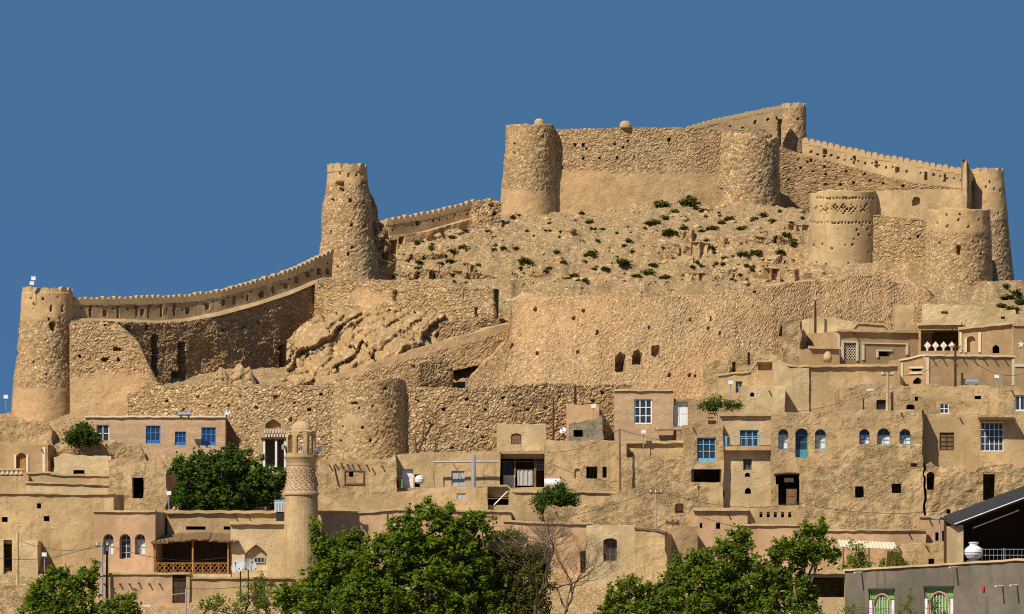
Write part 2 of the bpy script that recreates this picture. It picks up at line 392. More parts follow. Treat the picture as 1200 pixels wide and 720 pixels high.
def grid_faces(nr, nc):
    i = np.arange(nr - 1)[:, None] * nc + np.arange(nc - 1)[None, :]
    return np.stack([i, i + 1, i + nc + 1, i + nc], -1).reshape(-1, 4)
hill = mesh_obj('hillside', np.stack([gx, gy, gz], -1), grid_faces(*gx.shape), M['soil'], smooth=True, plas=np.full(gx.size, 0.12))
tag(hill, kind='structure')

# ------------------------------------------------------------------ masonry sheets
def make_pits(V, Nn, pits):
    if not pits: return V
    px, py = proj(V)
    for q in pits:
        x, y, w, h = q[:4]
        if w <= 4.6 and h <= 5: w, h = w * .72, h * .78
        dep = q[4] if len(q) > 4 else 0.7
        jag = 0.5 * vnoise(np.stack([px * 0.5, py * 0.5, px * 0 + x], -1))
        if len(q) > 5:      # arched top
            dx = np.abs(px - x) / (w / 2); top = y - h / 2 + (w * 0.5) * (1 - np.sqrt(np.clip(1 - dx * dx, 0, 1)))
            m = (dx < 1) & (py > top) & (py < y + h / 2)
        else:
            m = (np.abs(px - x) + jag < w / 2) & (np.abs(py - y) + jag < h / 2)
        V[m] -= Nn[m] * dep
    return V
def normals(V):
    du = np.gradient(V, axis=1); dv = np.gradient(V, axis=0)
    n = np.cross(du, dv); n /= np.linalg.norm(n, axis=-1, keepdims=True) + 1e-9
    return n
def sheet(name, pts, mat, parent=None, thick=1.2, batter=0.10, pits=(), res=0.10, rough=0.0, rscale=0.5, plas=0.2, topj=0.0, smoothline=True, loc=None):
    """standing masonry. pts: (px, y_top, y_bottom, depth at foot[, batter]); plas: number or function(px, py)"""
    pts = np.array([list(p) + [batter] * (5 - len(p)) for p in pts], float)
    x = pts[:, 0]
    n = int(max(8, (x[-1] - x[0]) / F * pts[:, 3].mean() / res)) + 1
    # walls that run in depth need a count along their real length
    L = np.sum(np.linalg.norm(np.diff(np.array([P(p[0], p[2], p[3]) for p in pts]), axis=0), axis=1)); n = int(max(8, L / res)) + 1
    sgn = np.concatenate([[0], np.cumsum(np.linalg.norm(np.diff(np.array([P(p[0], p[2], p[3]) for p in pts])[:, :2], axis=0), axis=1))])
    s = np.linspace(0, sgn[-1], n)
    cols = [np.interp(s, sgn, pts[:, i]) for i in range(5)]
    if smoothline and len(pts) > 2:
        k = max(3, int(0.9 / res)) | 1; ker = np.ones(k) / k
        for i in (1, 2, 3):
            a = np.pad(cols[i], k // 2, mode='edge'); 
            a[:k // 2] = cols[i][0] - (cols[i][1:k // 2 + 1][::-1] - cols[i][0]) ; a[-(k // 2):] = cols[i][-1] - (cols[i][-(k // 2) - 1:-1][::-1] - cols[i][-1])
            cols[i] = np.convolve(a, ker, 'valid')
    xx, yt, yb, dd, bt = cols
    bot = np.stack([(xx - 600) * dd / F, dd, ZC + (HY - yb) * dd / F], -1)
    hgt = (yb - yt) * dd / F; dt = dd + bt * hgt
    if topj:
        yt = yt + topj * fbm(np.stack([s, s * 0 + x[0], s * 0], -1), 0.9, 3, 21)
    top = np.stack([(xx - 600) * dt / F, dt, ZC + (HY - yt) * dt / F], -1)
    nv = int(max(4, np.max(hgt) / res)) + 1
    v = np.linspace(0, 1, nv)[:, None, None]
    V = bot[None] * (1 - v) + top[None] * v
    Nn = normals(V)
    if rough: V = V + Nn * (rough * fbm(V, rscale, 4, 3))[..., None]
    px, py = proj(V)
    pl = plas(px, py) if callable(plas) else np.full(px.shape, float(plas))
    V = make_pits(V.copy(), Nn, pits)
    # top and back
    back = -Nn[-1] * thick; back[:, 2] = 0
    V = np.concatenate([V, (V[-1] + back * 0.5)[None], (V[-1] + back)[None], (V[-1] + back - (0, 0, 1.0))[None], (bot + back)[None]])
    pl = np.concatenate([pl, np.repeat(pl[-1:], 4, 0)])
    nr, nc = V.shape[:2]
    faces = grid_faces(nr, nc)
    ends = []
    for c0 in (0, nc - 1):          # close both ends
        ring = [r * nc + c0 for r in range(nr)]
        nf = nr - 4
        for r in range(0, nf - 1):
            a, b2 = ring[r], ring[r + 1]
            ends.append([a, b2, ring[-1], ring[-1]] if False else [a, b2, ring[-1]])
        ends += [[ring[nf - 1], ring[nf], ring[-1]], [ring[nf], ring[nf + 1], ring[-1]], [ring[nf + 1], ring[nf + 2], ring[-1]]]
        if c0 == 0: ends = [f for f in ends]
        else: ends = ends
    o = mesh_obj(name, V, [list(f) for f in faces] + ends, mat, parent, loc, plas=pl)
    return o, top, bot
def tower_sheet(name, top, bot, D, mat, parent=None, pits=(), res=0.10, plas=0.2, rough=0.06, bulge=None, topj=0.0, lip=0.0, loc=None):
    """round tower. top/bot: (px centre, px half width, y); D: depth of its axis; bulge: list of (v, factor)"""
    (xt, wt, yt), (xb, wb, yb) = top, bot
    cb = P(xb, yb, D); ct = P(xt, yt, D); rb = wb * D / F; rt = wt * D / F
    front = np.linspace(-math.radians(112), math.radians(112), int(rb * math.radians(224) / res))
    rest_ = np.linspace(math.radians(112), math.radians(248), 18)[1:]
    th = np.concatenate([front, rest_]); nv = int((ct[2] - cb[2]) / res) + 2
    v = np.linspace(0, 1, nv)
    r = rb + (rt - rb) * v
    if bulge: r = r * np.interp(v, [b[0] for b in bulge], [b[1] for b in bulge])
    cx = cb[0] + (ct[0] - cb[0]) * v
    z = cb[2] + (ct[2] - cb[2]) * v
    V = np.stack([cx[:, None] + r[:, None] * np.sin(th)[None], D - r[:, None] * np.cos(th)[None], np.repeat(z[:, None], len(th), 1)], -1)
    Nn = np.repeat(np.stack([np.sin(th), -np.cos(th), 0 * th], -1)[None], nv, 0)
    if topj:
        j = topj * fbm(V[-1], 0.7, 3, 8); V[..., 2] += (v ** 6)[:, None] * j[None]
    if rough: V = V + Nn * (rough * fbm(V, 0.6, 4, 4))[..., None]
    px, py = proj(V)
    pl = plas(px, py) if callable(plas) else np.full(px.shape, float(plas))
    V = make_pits(V.copy(), Nn, pits)
    inn = V[-1] - Nn[-1] * 0.5
    V = np.concatenate([V, inn[None], (inn - (0, 0, 1.0))[None], np.repeat((inn - (0, 0, 1.0)).mean(0)[None, None], len(th), 1)])
    pl = np.concatenate([pl, np.repeat(pl[-1:], 3, 0)])
    faces = grid_faces(*V.shape[:2])
    return mesh_obj(name, V, faces, mat, parent, loc, plas=pl), (cx[-1], D, ct[2], r[-1])

# ---- merlons: rounded mud-plastered teeth, one mesh shared by all
def merlon_mesh():
    a = [math.pi * k / 8 for k in range(9)]
    pr = [(0.5, -0.6)] + [(0.5 * math.cos(t), 0.02 + 0.98 * math.sin(t) ** 0.8 if math.sin(t) > 1e-6 else 0.0) for t in a] + [(-0.5, -0.6)]
    vs = []; n = len(pr)
    for y in (-0.5, 0.5): vs += [(p[0], y, p[1]) for p in pr]
    fs = [[*range(n)], [*range(n, 2 * n)][::-1]] + [[i + n, (i + 1) % n + n, (i + 1) % n, i] for i in range(n)]
    me = bpy.data.meshes.new('merlon'); me.from_pydata(vs, [], fs); me.update(); me.materials.append(M['parapet'])
    at = me.attributes.new('rest', 'FLOAT_VECTOR', 'POINT'); at.data.foreach_set('vector', np.array(vs, np.float32).ravel())
    for p in me.polygons: p.use_smooth = False
    return me
MERLON = merlon_mesh()
def merlon(parent, base, p, d, w, h, t):
    o = bpy.data.objects.new('merlon', MERLON); C.objects.link(o); o.parent = parent
    o.location = tuple(np.asarray(p) - np.asarray(base)); o.rotation_euler = (0, random.uniform(-.03, .03), math.atan2(d[1], d[0]))
    o.scale = (w * random.uniform(0.92, 1.05), t, h * random.uniform(0.85, 1.15))
def merlon_line(parent, base, top, spacing, h=0.42, t=0.45, wf=1.0, back=0.22):
    top = np.asarray(top); seg = np.concatenate([[0], np.cumsum(np.linalg.norm(np.diff(top, axis=0), axis=1))])
    n = int(seg[-1] / spacing)
    for k in range(n):
        s = (k + 0.5) * seg[-1] / n
        p = np.array([np.interp(s, seg, top[:, i]) for i in range(3)]); q = np.array([np.interp(s + 0.1, seg, top[:, i]) for i in range(3)])
        d = (q - p)[:2]; d = d / (np.linalg.norm(d) + 1e-9)
        p = p + np.array((-d[1], d[0], 0)) * back
        merlon(parent, base, p, d, spacing * wf, h, t)
def merlon_ring(parent, base, ring, n, h=0.42, t=0.42, a0=-math.pi, a1=math.pi, wf=1.0):
    cx, cy, cz, r = ring; r = r - t / 2
    for k in range(n):
        th = a0 + (k + 0.5) * (a1 - a0) / n
        merlon(parent, base, (cx + r * math.sin(th), cy - r * math.cos(th), cz), (math.cos(th), math.sin(th)), (a1 - a0) * r / n * wf * 1.04, h, t)

def band(*st):
    """plaster amount by photo row: (row, amount) stops"""
    a = np.array(st, float)
    return lambda px, py: np.interp(py, a[:, 0], a[:, 1])

# ================================================================== LOWER CASTLE
# left round tower
Dt = 374.5
g = thing('castle_tower', P(51, 492, Dt), 'large round stone tower at the far left end of the castle wall', 'tower', 'castle towers')
L = g['_loc']
_, ring = tower_sheet('shaft', (55.5, 29, 344), (50, 40, 520), Dt, M['rubble'], g, res=0.1,
    plas=band((340, 1.0), (366, 0.9), (380, 0.25), (450, 0.1), (458, 0.7), (500, 0.9)), rough=0.08,
    pits=[(62, 383, 6, 11, 0.9), (60, 362, 2.5, 8, .5), (40, 360, 2.5, 8, .5), (73, 362, 2.5, 8, .5), (57, 374, 3, 3), (70, 373, 3, 3), (36, 350, 3, 3), (68, 348, 3, 3), (50, 351, 3, 3), (22, 394, 3, 3), (20, 415, 3, 4), (40, 425, 3, 3), (55, 440, 3, 3)])
merlon_ring(g, L, ring, 15, 0.42)
# curtain wall with parapet between the left tower and the second tower
g = thing('curtain_wall', P(240, 450, 378), 'long curving crenellated curtain wall in shade between the two left towers', 'castle wall', 'castle curtain walls')
L = g['_loc']
_, top, _ = sheet('parapet', [(86, 354, 376, 374.5), (120, 354, 377, 376.2), (170, 353, 379, 379.0), (220, 351, 378, 382.0), (260, 345, 370, 384.3), (300, 334, 358, 387.1), (340, 322, 345, 390.0), (370, 308, 331, 392.3), (392, 297, 328, 394.1)],
    M['parapet'], g, thick=0.6, batter=0.0, res=0.1, rough=0.04, rscale=0.8,
    pits=[(106, 365, 2.5, 14, .6), (123, 367, 4, 8, .5), (138, 366, 2, 14, .5), (160, 364, 2, 16, .5), (167, 366, 4, 8, .5), (174, 365, 2, 14, .5), (189, 364, 2, 16, .5), (204, 362, 2.5, 17, .5), (220, 364, 4, 8, .5), (243, 359, 4, 7, .5), (262, 355, 4, 7, .5), (274, 352, 2, 9, .55), (290, 349, 2, 8, .55), (307, 345, 4, 7, .5), (320, 340, 2, 8, .55), (335, 335, 4, 7, .5), (348, 328, 4, 7, .5), (361, 322, 4, 7, .5), (374, 318, 4, 7, .5), (384, 318, 4, 7, .5)]
    + [(x, np.interp(x, [90, 220, 300, 390], [361, 359, 343, 308]) + dy, 2.2, 2.2, .5) for x, dy in zip(range(96, 388, 9), [0, 3, -2, 4, 1, -3, 2, 0, 4, -1] * 4)])
merlon_line(g, L, top, 0.545, 0.42, 0.5)
sheet('ledge', [(86, 373, 377, 373.9), (150, 374, 378, 377.1), (185, 376, 380, 379.2), (220, 373, 377.5, 381.3), (260, 365, 369.5, 383.6), (300, 354, 358.5, 386.7), (340, 341, 345.5, 389.5), (370, 328, 332.5, 391.8), (388, 325, 329, 393.2)],
    M['coping'], g, thick=1.0, batter=0.9, res=0.12)
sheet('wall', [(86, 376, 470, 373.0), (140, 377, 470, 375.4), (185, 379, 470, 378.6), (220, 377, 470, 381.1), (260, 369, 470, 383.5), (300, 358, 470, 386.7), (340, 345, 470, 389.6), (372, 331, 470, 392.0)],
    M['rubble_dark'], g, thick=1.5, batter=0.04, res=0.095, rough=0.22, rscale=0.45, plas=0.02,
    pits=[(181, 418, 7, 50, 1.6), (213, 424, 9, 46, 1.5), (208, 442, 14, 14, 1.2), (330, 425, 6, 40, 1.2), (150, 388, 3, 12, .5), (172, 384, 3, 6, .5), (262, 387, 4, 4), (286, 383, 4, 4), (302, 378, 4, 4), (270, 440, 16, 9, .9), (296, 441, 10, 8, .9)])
# sunlit part of the curving wall, its slanting edge shaped as the shade line
o, _, _ = sheet('sunlit_wall_part', [(82, 378, 520, 372.2), (120, 377, 520, 372.2), (137, 379, 520, 372.2), (150, 391, 520, 372.2), (163, 402, 520, 372.2), (172, 424, 520, 372.2), (182, 444, 520, 372.2), (190, 452, 520, 372.2)],
    M['rubble'], None, thick=2.0, batter=0.10, res=0.1, rough=0.12, smoothline=False, topj=1.5,
    plas=lambda px, py: np.interp(py, [400, 432, 445, 470], [0.15, 0.2, 0.75, 0.8]) * np.interp(px, [90, 140, 175], [1, 1, 0.3]) + 0.05,
    pits=[(138, 409, 8, 4), (124, 421, 8, 4), (139, 421, 3, 5), (93, 417, 3, 4), (123, 381, 3, 3), (155, 474, 8, 3)])
tag(o, 'sunlit battered part of the curtain wall, cut at its shade line, between the far left tower and the shaded wall', 'castle wall')
# lower retaining wall, left half, bastion, right half
o, _, _ = sheet('retaining_wall', [(150, 462, 535, 368.5), (180, 452, 535, 368), (230, 451, 545, 366.8), (270, 451, 550, 365.5), (300, 452, 555, 363), (360, 451, 560, 361.8), (392, 450, 560, 361.5)],
    M['rubble_big'], None, thick=3.0, batter=0.05, res=0.095, rough=0.1, plas=0.1, topj=1.0,
    pits=[(x, y, 4.5, 3.5, .7) for x, y in ((232, 465), (282, 465), (245, 476), (268, 476), (323, 466), (345, 472), (300, 478), (362, 480), (215, 480), (195, 470), (340, 492), (376, 462), (312, 500))])
tag(o, 'long stone retaining wall below the shaded curtain wall, left of the round bastion', 'castle wall')
g = thing('bastion', P(431, 545, 367.5), 'round stone bastion in the middle of the lower castle wall', 'bastion', 'castle towers')
tower_sheet('shaft', (431, 44, 447), (431, 50, 575), 363.2, M['rubble'], g, res=0.095, topj=0.25,
    plas=lambda px, py: 0.15 + 0.55 * np.exp(-((px - 412) / 22) ** 2) * np.interp(py, [470, 490, 530], [0.1, 1, 0.6]),
    pits=[(x, y, 3.5, 3.5, .6) for x, y in ((420, 478), (459, 476), (437, 476), (402, 500), (424, 501), (450, 510), (434, 516), (399, 517))] + [(415, 473, 8, 3, .5), (452, 455, 5, 3, .55)])
o, _, _ = sheet('retaining_wall', [(470, 453, 560, 362), (540, 455, 560, 362.2), (600, 452, 560, 363.2), (660, 450, 550, 365.2), (740, 452, 545, 367)],
    M['rubble_big'], None, thick=3.0, batter=0.05, res=0.095, rough=0.1, plas=0.08, topj=1.5,
    pits=[(x, y, 4.5, 4, .7) for x, y in ((489, 470), (520, 480), (547, 468), (569, 481), (602, 475), (619, 480), (566, 511), (530, 524), (640, 478), (655, 466), (695, 470), (706, 460), (590, 466), (548, 500), (505, 498))])
tag(o, 'stone retaining wall right of the round bastion, above the middle houses', 'castle wall')

# second tower
g = thing('castle_tower', P(409, 330, 396), 'tall tapering stone tower with crenellated top left of the citadel', 'tower', 'castle towers')
L = g['_loc']; Dt = 396
_, ring = tower_sheet('shaft', (406.5, 23, 199), (409, 42, 372), Dt, M['rubble'], g, res=0.1, rough=0.10,
    plas=band((195, 1.0), (212, 0.9), (220, 0.1), (330, 0.12)), bulge=[(0, 1), (0.55, 0.98), (0.78, 1.03), (0.88, 0.98), (1, 1)],
    pits=[(390, 235, 4, 4), (411, 235, 4, 4), (427, 237, 4, 4), (412, 264, 4, 4), (428, 265, 4, 4), (388, 273, 3, 4), (413, 290, 4, 4), (408, 298, 4, 4), (398, 216, 10, 5, .55), (400, 222, 6, 5, .55), (398, 203, 3, 3), (408, 206, 3, 4), (418, 206, 3, 3), (424, 205, 3, 3), (441, 265, 3, 3), (395, 313, 3, 4), (427, 214, 6, 4, .5)])
merlon_ring(g, L, ring, 13, 0.42)
o, _, _ = sheet('rubble_mass', [(432, 222, 335, 396.0, .02), (438, 232, 335, 396.0, .02), (444, 248, 335, 396, .02), (450, 262, 335, 396.6, .02), (456, 285, 335, 397, .02), (461, 305, 335, 398, .02)], M['rubble_dark'], g, thick=2.0, res=0.11, rough=0.4, rscale=0.9, topj=3, smoothline=False,
    pits=[(448, 287, 5, 14, .8), (452, 300, 8, 8, .8), (446, 268, 3, 6, .6)])

# bright upper wall on bedrock
o, _, _ = sheet('upper_wall', [(366, 330, 400, 392.5), (380, 326, 400, 389.5), (430, 327, 400, 387.5), (480, 331, 398, 386), (540, 335, 392, 384.5), (579, 338, 385, 383.6), (581, 341, 385, 384.5)],
    M['rubble'], None, thick=2.5, batter=0.06, res=0.095, rough=0.15, topj=0.8,
    plas=lambda px, py: 0.12 + 0.55 * np.exp(-((px - 425) / 45) ** 2 - ((py - 350) / 14) ** 2),
    pits=[(463, 347, 4, 12, .5), (470, 366, 8, 4, .7), (480, 368, 8, 4, .7), (437, 365, 10, 5, .7), (410, 369, 10, 4, .6), (558, 375, 3, 30, .6)])
tag(o, 'sunlit stone wall with level top standing on bedrock right of the second tower', 'castle wall')
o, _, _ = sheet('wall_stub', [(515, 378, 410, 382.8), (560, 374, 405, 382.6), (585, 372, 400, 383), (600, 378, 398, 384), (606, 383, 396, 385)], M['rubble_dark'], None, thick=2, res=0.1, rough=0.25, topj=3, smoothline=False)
tag(o, 'ragged stub of stone wall at the right foot of the upper wall', 'castle wall')
def rock_sheet(name, label, pts, amp, res=0.10, mat='rock', sc=0.55):
    pts = np.array(pts, float); n = int((pts[-1, 0] - pts[0, 0]) / F * 380 / res); x = np.linspace(pts[0, 0], pts[-1, 0], n)
    yt, yb, db, dt = [np.interp(x, pts[:, 0], pts[:, i]) for i in (1, 2, 3, 4)]
    nv = int(np.max(yb - yt) / F * 380 / res); v = np.linspace(0, 1, nv)[:, None]
    y = yb * (1 - v) + yt * v; d = db * (1 - v) + dt * v
    V = np.stack([(x - 600) * d / F, d, ZC + (HY - y) * d / F], -1)
    q = V * np.array((1, 1, 0.75)); f1 = fbm(q, sc, 4, 31); rid = 1 - np.abs(fbm(q + 40, sc * 1.3, 4, 37)) * 1.6
# tilted slabs and blocks split by crevices
    ca, sa = math.cos(.6), math.sin(.6)
    wq = q + .5 * np.stack([fbm(q, 0.6, 3, 41), fbm(q, 0.6, 2, 43), fbm(q, 0.6, 3, 47)], -1)
    wq = np.stack([wq[..., 0] * ca + wq[..., 2] * sa, wq[..., 1], -wq[..., 0] * sa + wq[..., 2] * ca], -1)
    blk = 0.0
    for sca, am, sd_, cr, cd in ((0.34, .9, 51, .05, 1.0), (0.8, 0.4, 53, .07, .9), (1.9, 0.16, 57, .1, .3), (4.0, .07, 61, .1, 0)):
        k = wq * np.array((sca, sca * 0.25, sca * 1.25)) + sd_; k = k + np.floor(k[..., 2:3]) * np.array((.37, 0, 0)); ci = np.floor(k).astype(np.int64); fr = k - ci
        hh = _hash(ci[..., 0], ci[..., 1], ci[..., 2], sd_); h2 = _hash(ci[..., 0], ci[..., 1], ci[..., 2], sd_ + 1)
        edge_ = np.minimum(np.minimum(fr[..., 0], 1 - fr[..., 0]), np.minimum(fr[..., 2], 1 - fr[..., 2]))
        blk = blk + am * (hh + 1.1 * (fr[..., 0] - .5) * h2 + .9 * (.5 - fr[..., 2]) - cd * (edge_ < cr) * (h2 > .0))
    V = V + np.array((0, -1.0, 0.1)) * (amp * (0.62 * blk + 0.25 * f1))[..., None]
    back = V[-1] + np.array((0, 3, -0.3))
    V = np.concatenate([V, back[None], (back + (0, 0, -4))[None]])
    o = mesh_obj(name, V, grid_faces(*V.shape[:2]), M[mat], plas=np.full(V.shape[:2], 0.3)); return tag(o, label, 'rock')
rock_sheet('bedrock', 'craggy tan bedrock outcrop under the sunlit upper wall', [(336, 398, 456, 378, 384), (350, 384, 456, 378, 385), (372, 370, 456, 378, 386), (430, 362, 452, 378.5, 386), (480, 364, 440, 379.5, 385), (540, 372, 420, 381, 384.5), (600, 385, 400, 383.5, 384.5)], 1.0)
rock_sheet('bedrock', 'small jagged rocks at the foot of the shaded curtain wall', [(246, 450, 458, 374, 378), (252, 438, 458, 374, 378.5), (258, 430, 458, 374, 379), (264, 433, 458, 374, 379), (269, 446, 458, 374, 378), (275, 430, 458, 374, 379), (282, 425, 458, 374, 379), (288, 434, 458, 374, 379), (293, 430, 458, 374, 379), (300, 448, 458, 374, 378)], .7, 0.08)
o, _, _ = sheet('ramp_wall', [(376, 443, 470, 374.6), (430, 428, 458, 375), (480, 412, 446, 375.6), (530, 397, 435, 376.4), (575, 385, 425, 377.4), (606, 377, 415, 378.4)], M['rubble_pink'], None, thick=2.5, batter=0.12, res=0.1, rough=0.12, plas=lambda px, py: np.where(py < np.interp(px, [376, 606], [452, 386]), .9, .25), topj=1.2)
tag(o, 'low mud wall of the ramp climbing right below the bedrock', 'wall')
o, _, _ = sheet('ruined_hut', [(474, 436, 460, 373.2), (487, 430, 460, 373), (489, 426, 460, 373), (510, 422, 460, 374), (530, 426, 460, 375)], M['rubble_dark'], None, thick=1.2, res=0.1, rough=0.2, topj=1.5, smoothline=False)
tag(o, 'small dark ruined stone hut at the foot of the ramp', 'ruin')
o, _, _ = sheet('glacis', [(548, 446, 485, 374, .4), (575, 420, 485, 374, .5), (592, 398, 485, 374, .55), (600, 350, 485, 373.6, .6), (612, 343, 485, 373.5, .6), (640, 346, 485, 373, .6), (700, 347, 485, 373, .6), (780, 348, 485, 373.5, .6), (860, 340, 480, 374.8, .65), (905, 335, 475, 376.8, .65), (950, 330, 470, 380, .65), (1010, 322, 460, 383, .65), (1060, 331, 450, 386, .65), (1100, 352, 440, 388, .65)],
    M['rubble_pink'], None, thick=3.0, res=0.11, rough=0.18, rscale=0.35, plas=0.3, topj=1.5, smoothline=False,
    pits=[(727, 425, 12, 22, 1.6, 1), (747, 419, 11, 16, 1.4, 1), (768, 412, 9, 12, .8)] +
    [(x, y, 4, 5, .7) for x, y in ((627, 363), (672, 373), (683, 364), (629, 414), (677, 413), (809, 375), (833, 374), (844, 391), (867, 342), (885, 342), (743, 348), (830, 385), (600, 405), (700, 390), (760, 385), (785, 440), (808, 440), (814, 441))])
tag(o, 'broad pinkish stone-faced slope in the middle of the hill', 'castle wall')

# ================================================================== CITADEL
g = thing('curtain_wall', P(510, 285, 420), 'short crenellated curtain wall climbing to the citadel tower', 'castle wall', 'castle curtain walls'); L = g['_loc']
_, top, _ = sheet('parapet', [(444, 264, 282, 417), (455, 261, 280, 417), (500, 254, 273, 420), (560, 239, 256, 424)], M['parapet'], g, thick=0.6, batter=0, res=0.11, rough=0.03,
    pits=[(490, 261, 5, 6, .5), (499, 257, 2, 6, .55), (533, 251, 2, 8, .55)] + [(x, np.interp(x, [455, 560], [270, 249]), 2.2, 2.2, .5) for x in range(460, 556, 8)])
merlon_line(g, L, top, 0.64, 0.42, 0.5)
sheet('wall', [(444, 279, 330, 415), (500, 272, 315, 418.5), (562, 254, 300, 423)], M['rubble'], g, thick=1.5, batter=.05, res=0.11, rough=0.2, plas=0.55, pits=[(461, 290, 8, 16, 1.0), (471, 282, 6, 8, .9)])
o, _, _ = sheet('rubble_block', [(552, 250, 300, 422), (558, 234, 300, 421.5), (575, 233, 300, 421.5), (588, 236, 300, 422)], M['rubble_big'], None, thick=2, batter=.15, res=0.11, rough=0.3, topj=2, smoothline=False, pits=[(576, 241, 6, 4, .5), (580, 250, 5, 4, .5)])
tag(o, 'crumbling block of rubble left of the citadel round tower', 'ruin')
g = thing('castle_tower', P(619, 255, 428.5), 'squat round tower at the left corner of the citadel', 'tower', 'castle towers')
tower_sheet('shaft', (622, 28, 148), (618, 34.5, 290), 428.5, M['rubble'], g, res=0.11, plas=band((140, .15), (220, .2), (228, .8), (300, .9)), rough=0.08, topj=0.15,
    pits=[(637, 159, 3.5, 5, .6), (603, 170, 3, 3), (603, 180, 3, 3), (629, 200, 3, 3), (632, 185, 3, 3)])
mb = MB(); mb.lathe(P(632, 150, 428), [(0.45, 0), (0.48, 0.35), (0.42, 0.62), (0.25, 0.8)], 10); mb.build('chimney', M['parapet'], g)
g = thing('citadel_wall', P(740, 245, 430), 'long plain stone front wall of the citadel', 'castle wall', 'castle curtain walls')
sheet('wall', [(644, 152, 280, 428), (700, 150.5, 280, 428), (760, 149.5, 280, 428.5), (812, 150, 280, 429), (850, 154, 280, 430)], M['rubble'], g, thick=2, batter=0.06, res=0.105, rough=0.08, topj=0.5,
    plas=lambda px, py: np.interp(py, [195, 207, 240], [0.1, 0.85, 0.9]) + np.where(px > 775, 0.3, 0) * (py < 200),
    pits=[(x, y, 3.6, 3.6, .7) for x, y in ((674, 170), (683, 170), (688, 174), (720, 168), (730.5, 172), (735.5, 166), (683, 185.5), (702.5, 185.5), (723, 185.5), (743.5, 184.5), (766.5, 183.5), (659, 197))] + [(784, 166, 3, 8, .6)])
mb = MB(); mb.lathe(P(733, 150, 429), [(0.55, 0), (0.55, 0.25), (0.42, 0.5), (0.2, 0.62)], 12); mb.build('roof_knob', M['parapet'], g)
g = thing('bastion', P(876, 255, 430), 'broad round bastion patched with pale stone at the right end of the citadel wall', 'bastion', 'castle towers')
tower_sheet('shaft', (874, 38, 163), (874, 41, 290), 432.3, M['rubble_big'], g, res=0.105, rough=0.1, topj=0.5, plas=lambda px, py: np.interp(py, [155, 172, 230, 245], [0.6, 0.25, 0.25, 0.7]), pits=[(908, 205, 4, 40, 1.0), (835, 181, 3, 4), (829, 170, 3, 3)])
sheet('upper_wall', [(815, 153, 220, 430), (850, 153, 220, 430), (890, 150, 220, 430), (904, 156, 220, 430.5), (911, 168, 250, 431)], M['rubble'], g, thick=2, res=0.11, plas=0.5, rough=0.15, topj=1)
g = thing('curtain_wall', P(860, 200, 440), 'high crenellated wall stepping up to the turret at the hilltop', 'castle wall', 'castle curtain walls'); L = g['_loc']
_, top, _ = sheet('parapet', [(806, 152, 230, 438.5), (850, 140, 230, 439.5), (917, 126.5, 230, 440.5)], M['parapet'], g, thick=0.7, batter=0, res=0.11, rough=0.05, pits=[(914, 165, 5, 50, 1.2), (885, 143, 3, 5, .5), (855, 148, 2.2, 3), (870, 150, 2.2, 3), (900, 140, 2.2, 3), (910, 138, 2.2, 3)])
merlon_line(g, L, top, 0.5, 0.3, 0.5)
g = thing('turret', P(930, 240, 445), 'highest crenellated turret at the top of the citadel', 'tower', 'castle towers'); L = g['_loc']
_, ring = tower_sheet('shaft', (930, 14, 126), (931, 15.5, 270), 443.5, M['rubble'], g, res=0.11, plas=0.45, rough=0.05, pits=[(935, 140, 2.5, 3), (938, 150, 2.5, 3)])
merlon_ring(g, L, ring, 11, 0.34)
g = thing('curtain_wall', P(1030, 235, 436), 'long crenellated curtain wall descending right from the turret', 'castle wall', 'castle curtain walls'); L = g['_loc']
_, top, _ = sheet('parapet', [(940, 165, 192, 441), (980, 174, 198, 440), (1020, 183, 208, 439), (1060, 190, 217, 438), (1100, 197, 222, 437), (1134, 203, 226, 436)], M['parapet'], g, thick=0.6, batter=0, res=0.11, rough=0.03,
    pits=[(967, 178, 3.5, 6, .5), (1001, 187, 2, 9, .55), (1027, 193, 2, 9, .55), (1052, 199, 4, 6, .5), (1085, 206, 2, 9, .55), (1107, 208, 2, 9, .55)] + [(x, np.interp(x, [945, 1130], [177, 211]) + (i % 3), 2.2, 2.2, .5) for i, x in enumerate(range(950, 1128, 8))])
merlon_line(g, L, top, 0.6, 0.4, 0.5)
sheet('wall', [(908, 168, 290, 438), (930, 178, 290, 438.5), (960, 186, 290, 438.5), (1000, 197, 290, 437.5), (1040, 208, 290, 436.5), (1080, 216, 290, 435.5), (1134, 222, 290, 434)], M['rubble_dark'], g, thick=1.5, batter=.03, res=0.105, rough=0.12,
    plas=lambda px, py: 0.2 + 0.4 * np.exp(-((px - 940) / 22) ** 2), pits=[(x, y, 3.2, 3.2, .6) for x, y in ((946, 190), (950, 188), (938, 196), (968, 204), (966, 195), (952, 201), (968, 216), (980, 208), (992, 201), (1000, 214), (1012, 205), (1035, 215), (1058, 218), (935, 187), (985, 216), (925, 210), (1020, 212), (912, 235))])
